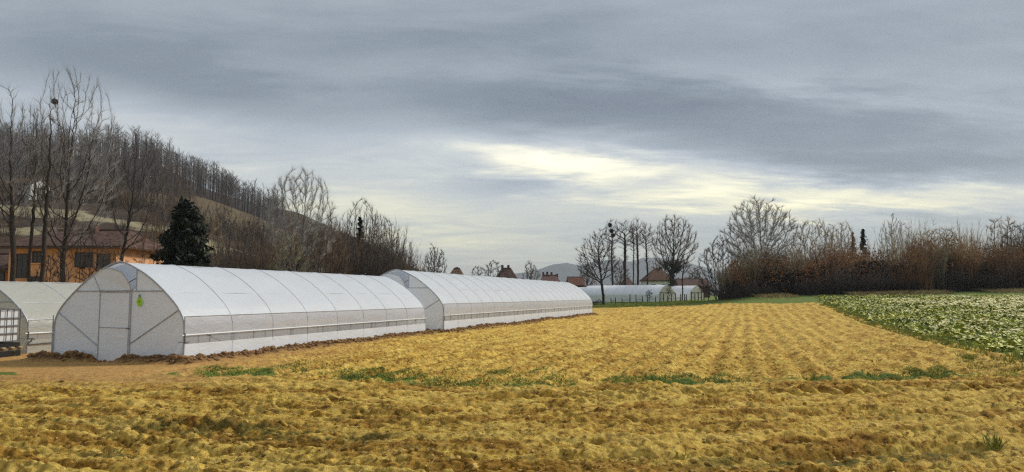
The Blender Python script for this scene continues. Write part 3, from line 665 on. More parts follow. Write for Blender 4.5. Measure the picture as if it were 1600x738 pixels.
# --- right: trees over the thicket
tree('spreading dark bush at the end of the thicket by the red roof', 1126, 366, 100, 76, seed=81, n=800, shape='shrub', twig='twig_dark', stems=6, rb=.10, name='bare_bush', cat='bush', twigs=3)
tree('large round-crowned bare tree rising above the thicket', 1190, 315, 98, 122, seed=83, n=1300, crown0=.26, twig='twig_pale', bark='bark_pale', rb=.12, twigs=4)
tree('wide pale many-stemmed tree between the round tree and the firs', 1272, 346, 101, 88, seed=85, n=800, shape='fan', twig='twig_straw', bark='bark_grey', stems=5, rb=.09, twigs=2)
tree('pale thin-stemmed tree touching the dark firs', 1316, 347, 103, 58, seed=87, n=520, shape='fan', twig='twig_straw', bark='bark_grey', stems=4, rb=.08)
conifer('smaller dark fir with blunt top in the thicket', 1336, 362, 106, 22, 88, 'needles_dark', name='fir_tree')
conifer('taller dark fir with tiered branches in the thicket', 1352, 357, 104, 30, 89, 'needles_dark', name='fir_tree')
tree('pale lacy bare tree standing right of the firs', 1398, 342, 112, 48, seed=91, n=420, crown0=.35, twig='twig_pale', bark='bark_grey', rb=.10)
tree('faint grey tree behind the thicket beside the lacy tree', 1424, 362, 124, 34, seed=92, n=320, crown0=.3, twig='twig_pale', bark='bark_grey', rb=.10)
tree('pale upright brush crown in the middle of the thicket', 1470, 357, 98, 84, seed=93, n=620, shape='fan', twig='twig_straw', bark='bark_grey', stems=6, rb=.07)
tree('forked pale tree rising at the far end of the thicket', 1575, 339, 99, 62, seed=95, n=520, shape='fan', twig='twig_straw', bark='bark_grey', stems=3, rb=.10)
tree('dark crooked branches beside the forked pale tree', 1604, 352, 97, 70, seed=97, n=520, shape='broad', crown0=.3, twig='twig_dark', rb=.13)

# ------------------------------------------------------------------ thicket, woods and scrub (masses nobody could count)
def scatter(name, protos, places, matn, label, cat):
    Vs, F4, F3 = [], [], []; n = 0
    for k, (x_, y_, z_, s_, sz, a) in places:
        v, f4, f3 = protos[k]; c, s = math.cos(a), math.sin(a); w = np.empty_like(v)
        w[:, 0] = (v[:, 0] * c - v[:, 1] * s) * s_ + x_; w[:, 1] = (v[:, 0] * s + v[:, 1] * c) * s_ + y_; w[:, 2] = v[:, 2] * sz + z_
        Vs.append(w); F4.append(f4 + n); F3.append(f3 + n); n += len(v)
    o = link(name, mesh_np(name, np.concatenate(Vs), [np.concatenate(F4), np.concatenate(F3)], M[matn])); return tag(o, label, cat, None, 'stuff')
def shoots(seed, H, Wd, n, rt, k=4):
    """a leafless shrub: shoots fanning up from the ground, forking once, with twigs"""
    rng = np.random.default_rng(seed); a = rng.uniform(0, 6.283, n); b = rng.uniform(0, 1, n) ** .6; B = np.stack([np.cos(a) * b * Wd * .30, np.sin(a) * b * Wd * .30, 0 * a], -1)
    hh = H * rng.uniform(.35, 1.0, n) ** .8; o = rng.uniform(.10, .55, n) * Wd * .5; a2 = a + rng.normal(0, .5, n); mid = B + np.stack([np.cos(a2) * o * .35, np.sin(a2) * o * .35, hh * .5], -1); top = mid + np.stack([np.cos(a2) * o * .65 + rng.normal(0, .1, n) * hh, np.sin(a2) * o * .65 + rng.normal(0, .1, n) * hh, hh * .5], -1)
    tv, tf = tubes(B, mid, np.full(n, rt * 2.2), np.full(n, rt * 1.4), 3); u = rng.uniform(.0, .95, (n, k, 1)); Q0 = (mid[:, None] * (1 - u) + top[:, None] * u).reshape(-1, 3); d = np.repeat(top - mid, k, 0); d /= np.linalg.norm(d, axis=1)[:, None]; d = d + rng.normal(0, .42, d.shape); d[:, 2] = np.abs(d[:, 2]) + .1; d /= np.linalg.norm(d, axis=1)[:, None]
    V, F = spikes(np.concatenate([mid, Q0]), np.concatenate([top, Q0 + d * H * rng.uniform(.08, .20, (n * k, 1))]), np.r_[np.full(n, rt * 1.4), np.full(n * k, rt)]); return np.concatenate([tv, V]), tf, F + len(tv)
rng = np.random.default_rng(77)
shr = [shoots(200 + k, 5.0, 4.4, 90, .016, 6) for k in range(4)]
def hedge_top(px):
    return np.interp(px, [1090, 1150, 1200, 1260, 1320, 1400, 1450, 1520, 1600, 1700], [425, 402, 392, 398, 384, 392, 372, 384, 372, 380])
for nm, mt, cnt, seed in (('thicket', 'twig_red', 84, 1), ('thicket', 'twig_dark', 78, 2), ('thicket', 'twig_olive', 26, 3)):
    rg = np.random.default_rng(seed); pl = []
    for i in range(cnt):
        px_ = 1135 + (i + rg.uniform(0, 1)) / cnt * 640; Y_ = rg.uniform(93.5, 103) if mt != 'twig_dark' else rg.uniform(92.0, 101)
        p = pix(px_, 462, Y_); zb = float(ground_z(p.x, Y_)[0]) - .1; top = hedge_top(px_) + rg.normal(0, 15) + (44 if mt == 'twig_dark' else 2 if mt == 'twig_red' else -6); h = pix(px_, top, Y_).z - zb
        pl.append((int(rg.integers(4)), (p.x, Y_, zb, rg.uniform(.8, 1.25), max(2.0, h) / 5.0, rg.uniform(0, 6.28))))
    scatter(nm, shr, pl, mt, {'twig_red': 'rusty red-brown tangle of leafless brush along the field', 'twig_dark': 'dark low undergrowth of the thicket along the field', 'twig_olive': 'olive-straw upright shoots topping the thicket'}[mt], 'thicket')
rg = np.random.default_rng(61)
for mt, cnt, lb in (('twig_dark', 30, 'dark tangled hedgerow filling in behind the new tunnel'), ('twig_brown', 26, 'brown tangled hedgerow filling in behind the new tunnel')):
    pl = []
    for i in range(cnt):
        px_ = 335 + (i + rg.uniform(0, 1)) / cnt * 300; Y_ = rg.uniform(66, 84); p = pix(px_, 462, Y_); zb = base_z(p.x, Y_) - .1; top = np.interp(px_, [335, 400, 440, 520, 600, 640], [392, 372, 352, 350, 372, 400]) + rg.normal(0, 12); h = pix(px_, top, Y_).z - zb
        pl.append((int(rg.integers(4)), (p.x, Y_, zb, rg.uniform(.8, 1.2), max(1.5, h) / 5.0, rg.uniform(0, 6.28))))
    scatter('hedgerow', shr, pl, mt, lb, 'hedgerow')
# dead leaves and bramble still hanging in the thicket
n = 26000; px_ = rng.uniform(1140, 1760, n); Y_ = rng.uniform(92.5, 103, n); X_ = np.array([pix(a, 462, b).x for a, b in zip(px_, Y_)]); zb = ground_z(X_, Y_); hh = (462 - hedge_top(px_)) / FPX * 97
V, F = leafcards(rng, np.stack([X_, Y_, zb + hh * rng.uniform(.0, 1, n) ** .6 * .92 * (.6 + .6 * vnoise(X_ * .6, Y_ * .4, 8))], -1), .13, .5)
tag(link('bramble', mesh_np('bramble', V, F, M['leaf_rust'])), 'withered rust-brown leaves and brambles hanging in the thicket', 'bramble', None, 'stuff')
V, F = leafcards(rng, np.stack([X_, Y_ + 1.5, zb + hh * rng.uniform(0, 1, n) * (.28 + .5 * fbm(X_ * .35, Y_ * .2, 18, 2))], -1), .30, .6)
tag(link('undergrowth', mesh_np('undergrowth', V, F, M['twig_dark'])), 'dark matted undergrowth at the heart of the thicket', 'undergrowth', None, 'stuff')
# wood on the hill
def brush(seed, H, Wd, nb, rt):
    """a woodland tree: straight stem, steeply rising boughs and twigs"""
    rng = np.random.default_rng(seed); z = H * (.30 + .66 * np.sort(rng.uniform(0, 1, nb) ** .8)); a = rng.uniform(0, 6.283, nb); L_ = Wd * .75 * (1.05 - z / H) ** .45 * rng.uniform(.6, 1.1, nb); t = rng.uniform(.45, .95, nb)
    d = np.stack([np.cos(a) * np.sin(t), np.sin(a) * np.sin(t), np.cos(t)], -1); P0 = np.stack([0 * z, 0 * z, z], -1); P1 = P0 + d * L_[:, None]; P1[:, 2] = np.minimum(P1[:, 2], H * rng.uniform(.93, 1.04, nb))
    k = 3; u = rng.uniform(.35, 1, (nb, k, 1)); Q0 = (P0[:, None] * (1 - u) + P1[:, None] * u).reshape(-1, 3); dd = np.repeat(d, k, 0) + rng.normal(0, .4, (nb * k, 3)); dd[:, 2] += .4; dd /= np.linalg.norm(dd, axis=1)[:, None]; Q1 = Q0 + dd * H * rng.uniform(.06, .13, (nb * k, 1))
    V, F = spikes(np.concatenate([P0, Q0]), np.concatenate([P1, Q1]), np.r_[np.full(nb, rt * 1.5), np.full(nb * k, rt)]); tv, tf = tubes([(0, 0, 0), (0, 0, H * .55)], [(0, 0, H * .56), (0, 0, H * .98)], [H * .014, H * .009], [H * .009, .02], 4)
    return np.concatenate([tv, V]), tf, F + len(tv)
wood = [brush(300 + k, 12.5, 4.6 + .5 * (k % 3), 17, .044) for k in range(6)]
rg = np.random.default_rng(9); pl = []; pl2 = []
def clearing(X, Y):
    for px_, py_, Yc, wx, wy in ((342, 312, 230, 16, 27), (385, 338, 212, 13, 22)):
        c = pix(px_, py_, Yc)
        if ((X - c.x) / wx) ** 2 + ((Y - Yc) / wy) ** 2 < 1: return True
    return False
while len(pl) < 1900:
    X, Y = rg.uniform(-260, -25), rg.uniform(190, 345)
    if X / Y < -.80 or X / Y > -.20 + .05 * rg.uniform() or clearing(X, Y): continue
    z = float(hill_z(X, Y))
    if z < 4: continue
    s = rg.uniform(.6, 1.15) * (.55 if X / Y > -.31 else 1); pl.append((int(rg.integers(6)), (X, Y, z - .3, s, s, rg.uniform(0, 6.28))))
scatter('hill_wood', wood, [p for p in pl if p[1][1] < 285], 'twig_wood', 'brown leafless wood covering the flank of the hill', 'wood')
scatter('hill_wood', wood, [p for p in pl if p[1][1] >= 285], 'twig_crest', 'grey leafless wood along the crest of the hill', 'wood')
scr = [shoots(400 + k, 4.0, 4.4, 34, .026, 4) for k in range(4)]
while len(pl2) < 230:
    X, Y = rg.uniform(-125, -18), rg.uniform(88, 205)
    if X / Y < -.85: continue
    Yb = 135 + (X + 60) * -.15
    if abs(Y - Yb) < 9 and rg.uniform() < .93: continue
    if abs(Y - 112) < 6 and rg.uniform() < .75: continue
    z = float(hill_z(X, Y)); s = rg.uniform(.5, 1.2) * (1.3 if Y > 150 else .85); pl2.append((int(rg.integers(4)), (X, Y, max(z, -.1) - .2, s, s * rg.uniform(.8, 1.5), rg.uniform(0, 6.28))))
scatter('scrub', scr, pl2[:130], 'twig_brown', 'brown leafless scrub on the lower slope of the hill', 'scrub')
scatter('scrub', scr, pl2[130:], 'twig_dark', 'dark leafless scrub on the lower slope of the hill', 'scrub')
pl = []
for i in range(110):
    px_ = rg.uniform(600, 1180); Y_ = rg.uniform(210, 300); p = pix(px_, 462, Y_); s = rg.uniform(.8, 1.6); pl.append((int(rg.integers(4)), (p.x, Y_, gz1(p.x, Y_) - .2, s * 1.3, s, rg.uniform(0, 6.28))))
scatter('far_hedge', scr, pl, 'twig_brown', 'distant brown hedgerows beyond the low tunnels', 'hedge')
cp = None
for k in range(13):
    px_ = 338 + k * 6.6 + rg.uniform(-2, 2); Y_ = 196 + rg.uniform(-8, 8); yt = 346 + rg.uniform(-6, 8) + abs(k - 6) * 1.0
    conifer('small blue-green spruce in the plantation on the hillside', px_, yt, Y_, 13, 500 + k, 'needles_green', 'young spruces on the hillside', 'young_spruce', .35)

# ------------------------------------------------------------------ tunnels (greenhouses)
HALF = [(1, 0), (1.0, .15), (1.0, .28), (.995, .39), (.965, .465), (.885, .56), (.75, .665), (.60, .765), (.42, .865), (.25, .935), (.10, .985), (0, 1)]
def prof(m=4):
    """smooth half outline, foot to ridge"""
    P = [np.array(p, float) for p in HALF]; out = []
    for i in range(len(P) - 1):
        a, b, c, d = P[max(i - 1, 0)], P[i], P[i + 1], P[min(i + 2, len(P) - 1)]
        for k in range(m):
            t = k / m; out.append(.5 * (2 * b + (c - a) * t + (2 * a - 5 * b + 4 * c - d) * t * t + (3 * b - a - 3 * c + d) * t ** 3))
    out.append(P[-1]); return np.array(out)
PROF = prof()
def u_at(v):
    return float(np.interp(v, PROF[:, 1], PROF[:, 0]))
def tunnel(name, label, O, W, H, n, step, film='film', gable='film_wall', sides=True, detail=2, rz=None, zb=None, hipv=.465, railv=.285, skirtv=.20, group=None):
    z0 = -.05 if zb is None else zb; root = thing(name, label, 'greenhouse', (O[0], O[1], z0), -AX if rz is None else rz, group)
    Ln = n * step; w = W / 2
    arch = np.array([(u, v) for u, v in PROF] + [(-u, v) for u, v in PROF[::-1][1:]])
    # ribs
    for i in range(n + 1):
        t = i * step; mb = MB(); q = arch[::2] if detail > 1 else arch[::4]
        mb.path([(u * (w - .010), min(max(t, .03), Ln - .03), v * (H - .010)) for u, v in q], .021 if detail > 1 else .025, 6); mb.build('rib', M['rib'], root)
    for v in ((.70, .999) if detail > 1 else (.999,)):
        for s in ((1, -1) if v < .9 else (1,)):
            MB().bar((s * u_at(v) * (w - .022) if v < .9 else 0, 0, v * (H - .026)), (s * u_at(v) * (w - .022) if v < .9 else 0, Ln, v * (H - .026)), .013, 5).build('purlin', M['galv'], root)
    # roof film, sagging a little between the ribs
    top = arch[(arch[:, 1] >= hipv - .001)] if sides else arch
    k = 6 if detail > 1 else 3; T = np.linspace(0, Ln, n * k + 1); rg_ = np.random.default_rng(int(abs(O[0] * 100)))
    sag = np.array([math.sin(math.pi * (t / step % 1)) ** .8 if (t / step % 1) > 1e-6 and (t / step % 1) < 1 - 1e-6 else 0 for t in T])
    amp = np.repeat(rg_.uniform(.6, 1.3, n), k); amp = np.append(amp, amp[-1])
    g0 = np.linspace(0, 1, len(top)); shape_ = np.sin(np.pi * g0) ** .5
    V = np.array([(u * (w - .035 * sag[j] * amp[j] * shape_[i] * abs(u)), t, v * H - .035 * sag[j] * amp[j] * shape_[i]) for j, t in enumerate(T) for i, (u, v) in enumerate(top)])
    idx = np.arange(len(V)).reshape(len(T), len(top)); F = np.stack([idx[:-1, :-1], idx[:-1, 1:], idx[1:, 1:], idx[1:, :-1]], -1).reshape(-1, 4)
    link('roof_film', mesh_np('roof_film', V, F, M[film], True), root)
    if sides:
        for s in (1, -1):
            def band(nm, v0, v1, mt, push=0.0, wr=0.0):
                vs = np.linspace(v0, v1, 5); V = []
                for t in np.linspace(0, Ln, n * 8 + 1):
                    for v in vs:
                        o = wr * (math.sin(t * 3.1 + v * 9) + .6 * math.sin(t * 7.7 + v * 17)) * math.sin(math.pi * (v - v0) / (v1 - v0)); V.append((s * (u_at(v) * w + push + o), t, v * H))
                ii = np.arange(len(V)).reshape(-1, 5); F = np.stack([ii[:-1, :-1], ii[:-1, 1:], ii[1:, 1:], ii[1:, :-1]], -1).reshape(-1, 4); link(nm, mesh_np(nm, V, F, M[mt], True), root)
            band('side_film', railv - .004, hipv, 'film_thin' if film == 'film' else film, .004, .010); band('side_net', skirtv, railv, 'net'); band('skirt_film', 0, skirtv, 'film_wall' if film == 'film' else film, .004, .006)
            x = s * w
            MB().bar((s * (u_at(hipv) * w + .012), 0, hipv * H), (s * (u_at(hipv) * w + .012), Ln, hipv * H), .017, 6).build('hip_rail', M['galv'], root)
            MB().bar((x + s * .022, -.12, railv * H), (x + s * .022, Ln + .05, railv * H), .024, 7).build('roll_tube', M['white_plastic'], root)
            if s > 0 and detail > 1:
                for i in range(n):
                    t = (i + .55) * step; MB().bar((x - .10, t, .12 * H), (x - .10, t + .06, railv * H + .02), .022, 5).build('prop', M['galv_dark'], root)
                mb = MB().bar((x - .04, .06, hipv * H * .82), (x - .04, step * .98, skirtv * H * .75), .016, 5); mb.build('brace', M['galv_dark'], root)
                MB().bar((x - .04, Ln - .06, hipv * H * .82), (x - .04, Ln - step * .98, skirtv * H * .75), .016, 5).build('brace', M['galv_dark'], root)
    # end walls
    def gp(u, v, y=0.0): return (u * w, y, v * H)
    if detail > 1:
        dl, dr, dv = -.28, .20, .71
        right = [(dr, 0), (1, 0)] + [tuple(p) for p in PROF[1:] if p[1] < dv] + [(u_at(dv), dv), (dr, dv)]
        left = [(-1, 0), (dl, 0), (dl, dv), (-u_at(dv), dv)] + [(-p[0], p[1]) for p in PROF[::-1] if 0 < p[1] < dv]
        MB().poly([gp(*p) for p in right]).build('gable_film', M[gable], root); MB().poly([gp(*p) for p in left]).build('gable_film', M[gable], root)
        uR = [(.27, dv), (u_at(dv), dv)] + [tuple(p) for p in PROF if dv < p[1] and p[0] > .27] + [(.27, float(np.interp(-.27, -PROF[:, 0], PROF[:, 1])))]
        uL = [(-u_at(dv), dv), (dl, dv), (-.38, float(np.interp(-.38, -PROF[:, 0], PROF[:, 1])))] + [(-p[0], p[1]) for p in PROF[::-1] if p[0] > .385 and p[1] > dv]
        MB().poly([gp(*p) for p in uR]).build('gable_film', M[gable], root); MB().poly([gp(*p) for p in uL]).build('gable_film', M[gable], root)
        MB().poly([gp(u, v, .25) for u, v in [(-.30, .73), (.27, .73), (.27, .92), (.10, .975), (0, .985), (-.2, .95), (-.38, .87)]]).build('vent_lit_sheet', M['film_vent_lit'], root)  # added sheet behind the opening, coloured like the sunlit inside of the roof
        fl = [(dl, dv + .005, -.03), (dr, dv + .005, -.03), (dr - .01, .79, -.09), (.10, .895, -.16), (-.10, .945, -.17), (-.25, .925, -.12), (-.385, .872, -.05)]
        fp = [gp(*q) for q in fl]; vent = MB().poly(fp).build('vent_flap', M[gable], root)
        MB().path(fp + [fp[0]], .016, 5).build('frame', M['galv'], vent)
        MB().bar(gp(.17, .79, -.09), gp(.27, .84, .0), .014, 5).build('vent_stay', M['galv_dark'], root)
        door = MB().poly([gp(dl + .012, .005, -.035), gp(dr - .012, .005, -.035), gp(dr - .012, dv - .012, -.035), gp(dl + .012, dv - .012, -.035)]).build('door', M[gable], root)
        MB().path([gp(dl + .012, .005, -.04), gp(dr - .012, .005, -.04), gp(dr - .012, dv - .012, -.04), gp(dl + .012, dv - .012, -.04), gp(dl + .012, .005, -.04)], .014, 5).bar(gp(dl + .01, .35, -.04), gp(dr - .01, .345, -.04), .013, 5).build('frame', M['galv'], door)
        MB().box(dr * w - .12, dr * w + .02, -.075, -.04, .345 * H - .012, .345 * H + .012).build('handle', M['galv_dark'], door)
        for u in (dl, dr): MB().bar(gp(u, 0, -.012), gp(u, dv, -.012), .021, 6).build('door_post', M['galv'], root)
        MB().bar(gp(-u_at(dv), dv, -.015), gp(u_at(dv), dv, -.015), .018, 6).build('crossbar', M['galv'], root)
        MB().box(dl * w + .2, dr * w - .25, -.075, -.035, dv * H + .012, dv * H + .034).build('hinge_bar', M['white_plastic'], root)
        MB().bar(gp(.27, dv, -.012), gp(.27, .93, -.012), .015, 6).build('vent_post', M['galv'], root)
        MB().bar(gp(-.95, .50, -.014), gp(dl, .16, -.014), .017, 6).build('brace', M['galv'], root); MB().bar(gp(.92, .53, -.014), gp(dr, .19, -.014), .017, 6).build('brace', M['galv'], root)
        MB().path([(u * (w + .004), -.006, v * (H + .004)) for u, v in arch[::2]], .024, 6).build('end_rib', M['galv'], root)
        MB().poly([gp(u, v, Ln) for u, v in arch]).build('gable_film', M[gable], root)
        for s in (1, -1): MB().bar((s * (w + .03), -.03, 0), (s * (w + .03), -.03, hipv * H), .019, 6).build('corner_post', M['galv'], root)
        MB().bar((w + .03, -.24, railv * .78 * H), (w + .03, .20, railv * .78 * H), .016, 5).bar((w + .03, -.02, railv * .78 * H - .04), (w + .03, -.02, railv * H + .06), .03, 6).build('crank', M['galv_dark'], root)
    else:
        for y in (0, Ln): MB().poly([gp(u, v, y) for u, v in arch]).build('gable_film', M[gable], root)
        MB().bar(gp(-u_at(.55), .55, -.03), gp(u_at(.55), .55, -.03), .05, 5).build('crossbar', M['wood'], root)
    return root
g1 = tunnel('polytunnel', 'new white film tunnel with green tag on its gable, door closed', G1_O, G1_W, G1_H, G1_N, G1_S)
g2 = tunnel('polytunnel', 'long taller white film tunnel standing behind the green-tagged one', G2_O, G2_W, G2_H, G2_N, G2_S)
g0 = tunnel('polytunnel', 'old yellowed greyish film tunnel beside the caged water tank', G0_O, G0_W, G0_H, G0_N, G0_S, 'film_old', 'film_old')
# lime tag hanging on the gable
def lime_tag():
    w, H = G1_W / 2, G1_H; c = Vector((.335 * w, -.03, .605 * H)); pts = []
    rx, rz_ = .105, .13
    for k in range(20):
        a = 2 * math.pi * k / 20; s = 1 - .22 * max(0, math.sin(a)); pts.append((c.x + rx * math.cos(a) * s, c.y, c.z + rz_ * math.sin(a)))
    root = thing('hanging_tag', 'lime green rounded tag hung on the gable of the new tunnel', 'tag', g1.location, -AX)
    MB().slab(pts, (0, -.012, 0)).build('plate', M['lime'], root)
    MB().path([(c.x - .02, c.y - .01, c.z + .11), (c.x - .025, c.y - .01, c.z + .19), (c.x + .02, c.y - .01, c.z + .20), (c.x + .025, c.y - .01, c.z + .12)], .010, 6).build('hook', M['dark_green'], root)
    MB().slab([(c.x - .022, c.y - .013, c.z - .02), (c.x + .018, c.y - .013, c.z - .025), (c.x + .022, c.y - .013, c.z + .03), (c.x - .01, c.y - .013, c.z + .035)], (0, -.004, 0)).build('emblem', M['dark_green'], root)
    MB().bar((c.x, c.y - .008, c.z - .12), (c.x, c.y - .008, c.z - .165), .007, 5).build('tail', M['lime'], root)
lime_tag()
# yellow crates seen through the net of the new tunnel
def crate_in_tunnel():
    t = 11.6; root = thing('seedling_table', 'pale trestle table seen through the side net of the new tunnel', 'table', g1.location, -AX); x = G1_W / 2 - .45
    MB().box(x - .35, x + .2, t, t + 1.9, .78, .84).build('tabletop', M['wood_pale'], root)
    for a in (.15, 1.75):
        for d in (-.18, .18): MB().bar((x, t + a + d, .0), (x, t + a - d * .2, .79), .03, 5).build('leg', M['post_wood'], root)
crate_in_tunnel()
# crank handle and doorway bars on the old tunnel's side
def old_side():
    root = thing('rollup_crank', 'bent steel roll-up crank on the side of the old tunnel', 'crank', g0.location, -AX); w = G0_W / 2
    MB().path([(w + .07, 1.15, .62), (w + .09, 1.55, .62), (w + .09, 1.62, .80), (w + .09, 1.85, .82)], .02, 6).build('arm', M['galv_dark'], root)
    MB().bar((w + .03, .0, .34), (w + .05, 2.4, .40), .026, 6).build('roll_bar', M['galv_dark'], root)
    MB().path([(w + .06, -.05, .34), (w + .10, .08, .52), (w + .06, .2, .50)], .02, 6).build('handle', M['galv_dark'], root)
old_side()
# caged tank
def ibc():
    c = pix(-13, 540, 23.3); X, Y = c.x, c.y; root = thing('caged_water_tank', 'white caged water tank with a printed poster on its cage', 'water tank', (X, Y, float(ground_z(X, Y)[0])), R(-10))
    MB().box(-.56, .46, -.46, .46, .46, 1.42).build('container', M['white_plastic'], root)
    for z in (.48, .72, .96, 1.20, 1.47):
        MB().path([(-.60, -.50, z), (.50, -.50, z), (.50, .50, z), (-.60, .50, z), (-.60, -.50, z)], .018, 6).build('cage_bar', M['galv_dark'], root)
    for x in np.linspace(-.60, .50, 6):
        for y in (-.50, .50): MB().bar((x, y, .44), (x, y, 1.49), .014, 5).build('cage_bar', M['galv_dark'], root)
    for y in (-.25, 0, .25): MB().bar((.50, y, .44), (.50, y, 1.49), .014, 5).build('cage_bar', M['galv_dark'], root)
    m = bpy.data.materials.new('poster_print'); m.use_nodes = True; g = G(m.node_tree); p = m.node_tree.nodes['Principled BSDF']
    sp = g.n('ShaderNodeSeparateXYZ'); m.node_tree.links.new(g.n('ShaderNodeTexCoord').outputs['Object'], sp.inputs[0]); vec = g.comb(sp.outputs[0], sp.outputs[1], sp.outputs[2])
    zz = g.add(sp.outputs[2], g.mul(g.sub(g.noise(vec, 5, 2), .5), .12))
    g.put(p.inputs['Base Color'], g.ramp(g.maprange(zz, .74, 1.22, 0, 1, False), [(.0, (.55, .42, .10)), (.22, (.62, .36, .10)), (.38, (.55, .16, .08)), (.5, (.35, .37, .42)), (.75, (.42, .50, .56)), (1.0, (.55, .70, .72))])); p.inputs['Roughness'].default_value = .4
    MB().box(-.57, .20, -.535, -.522, .74, 1.22).build('poster', m, root)
    MB().box(-.62, .52, -.52, .52, .30, .42).build('base_pan', M['black_plastic'], root)
    MB().bar((.1, -.52, .52), (.1, -.66, .52), .05, 8).bar((.1, -.64, .52), (.22, -.66, .60), .014, 5).build('tap', M['black_plastic'], root)
    pal = thing('wooden_pallet', 'wooden pallet on dark blocks under the caged water tank', 'pallet', (X, Y, float(ground_z(X, Y)[0])), R(-10))
    for y in (-.48, -.16, .16, .48): MB().box(-.66, .62, y - .07, y + .07, .255, .297).build('board', M['wood_pale'], pal)
    for x in (-.52, 0, .50):
        MB().box(x - .06, x + .06, -.55, .55, .18, .253).build('runner', M['wood'], pal)
    for x in (-.5, -.1, .45): MB().box(x - .13, x + .13, -.5, .5, -.12, .178).build('block', M['black_plastic'], pal)
ibc()
# low tunnels far off
def far_tunnel(label, cx, Y, W, H, n, step, ang, film, gable):
    p = pix(cx, 466, Y); d = Vector((math.sin(ang), math.cos(ang))); O = (p.x, Y); return tunnel('low_tunnel', label, O, W, H, n, step, film, gable, False, 1, -ang, gz1(p.x, Y) - .1, group='low tunnels beyond the field')
far_tunnel('white low tunnel with cream gable behind the fence posts', 1043, 130.5, 5.2, 3.0, 9, 2.0, R(-44), 'film_coat', 'film_cream')
far_tunnel('short white low tunnel next to the long red roof', 1089, 136, 4.6, 2.7, 6, 2.0, R(-44), 'film_coat', 'film_cream')
far_tunnel('greyish low tunnel showing past the end of the long tunnel', 934, 144, 5.0, 3.2, 7, 2.0, R(-30), 'film_coat', 'film_old')

# ------------------------------------------------------------------ fence at the low tunnels
fr = thing('post_fence', 'row of dark weathered fence posts in front of the low tunnels', 'fence', (0, 0, 0))
fx = [955, 962, 972, 984, 994, 1004, 1012, 1024, 1031, 1037, 1043, 1049, 1056, 1063, 1070, 1073, 1080, 1086, 1091, 1096, 1100, 1107]
rg = random.Random(4); prev = None
for i, x_ in enumerate(fx):
    Y_ = 122 - i * .22; X_ = pix(x_, 466, Y_).x; z_ = float(ground_z(X_, Y_)[0]); h = rg.uniform(.85, 1.55)
    MB().bar((X_, Y_, z_ - .3), (X_ + rg.uniform(-.08, .08), Y_, z_ + h), .085, 6, .07).build('post', M['post_wood'], fr)
    if prev and i % 2: MB().bar((prev[0], prev[1] - .09, prev[2] + .55), (X_, Y_ - .09, z_ + .6), .03, 5).build('rail', M['post_wood'], fr)
    prev = (X_, Y_, z_)
a = pix(936, 470, 119); za = float(ground_z(a.x, 119)[0]); rt_ = thing('timber_trestle', 'small dark timber trestle by the forked tree', 'trestle', (a.x, 119, za))
MB().bar((-1.1, 0, -.1), (0, 0, .95), .06, 5).build('leg', M['post_wood'], rt_); MB().bar((1.3, .1, -.1), (0, 0, .95), .06, 5).build('leg', M['post_wood'], rt_); MB().bar((-.9, 0, .15), (1.0, 0, .15), .05, 5).build('crossbar', M['post_wood'], rt_)

# ------------------------------------------------------------------ houses
def house(label, x, Y, w, d, hw, hr, wall, roof, rz=0.0, hip=0.0, wins=(), chim=(), zb=None, over=.5, name='house', doors=()):
    """x,Y of the middle of the front wall; wins = (u, z, width, height) on the front wall"""
    root = thing(name, label, 'house', (x, Y, zb if zb is not None else 0), rz)
    wm = MB().box(-w / 2, w / 2, 0, d, -3.0, hw)
    if not hip:
        for s in (-1, 1): wm.poly([(s * w / 2, 0, hw), (s * w / 2, d, hw), (s * w / 2, d / 2, hw + hr)])
    wm.build('wall', M[wall], root)
    o = over; e = hw - o * hr / (d / 2) * .6; hx = hip * w / 2; up = Vector((0, 0, .14))
    A, B, C_, D_ = (-w / 2 - o, -o, e), (w / 2 + o, -o, e), (w / 2 + o, d + o, e), (-w / 2 - o, d + o, e); r0, r1 = (-w / 2 - (0 if hip else o) + hx, d / 2, hw + hr), (w / 2 + (0 if hip else o) - hx, d / 2, hw + hr)
    rm = MB().slab([A, B, r1, r0], up).slab([C_, D_, r0, r1], up)
    if hip: rm.slab([B, C_, r1], up).slab([D_, A, r0], up)
    rf = rm.build('roof', M[roof], root)
    MB().bar(Vector(r0) + up, Vector(r1) + up, .12, 6).build('ridge', M[roof], rf); MB().box(-w / 2 - o, w / 2 + o, -o - .12, -o, e - .12, e + .02).build('gutter', M['frame_brown'], rf)
    for (u, v, cw, chh) in chim:
        zc = hw + hr * (1 - abs(v - .5) * 2); c = MB().box(u - cw / 2, u + cw / 2, d * v - cw / 2, d * v + cw / 2, zc - 1.2, zc + chh).build('chimney', M['brick_red'], rf)
    for (u, z, ww, hh) in wins:
        f = MB().box(u - ww / 2 - .1, u + ww / 2 + .1, -.07, .05, z - .1, z).box(u - ww / 2 - .1, u + ww / 2 + .1, -.07, .05, z + hh, z + hh + .1).box(u - ww / 2 - .1, u - ww / 2, -.07, .05, z, z + hh).box(u + ww / 2, u + ww / 2 + .1, -.07, .05, z, z + hh).box(u - .03, u + .03, -.05, .05, z, z + hh).build('window', M['frame_brown'], root)
        MB().box(u - ww / 2, u + ww / 2, -.03, .02, z, z + hh).build('pane', M['glass_dark'], f); MB().box(u - ww / 2 - .15, u + ww / 2 + .15, -.16, -.072, z - .16, z - .08).build('sill', M[wall], f)
    for (u, ww, hh) in doors: MB().box(u - ww / 2, u + ww / 2, -.06, .02, 0, hh).build('door', M['frame_brown'], root)
    return root
h = pix(96, 440, 62); k = 62 / FPX
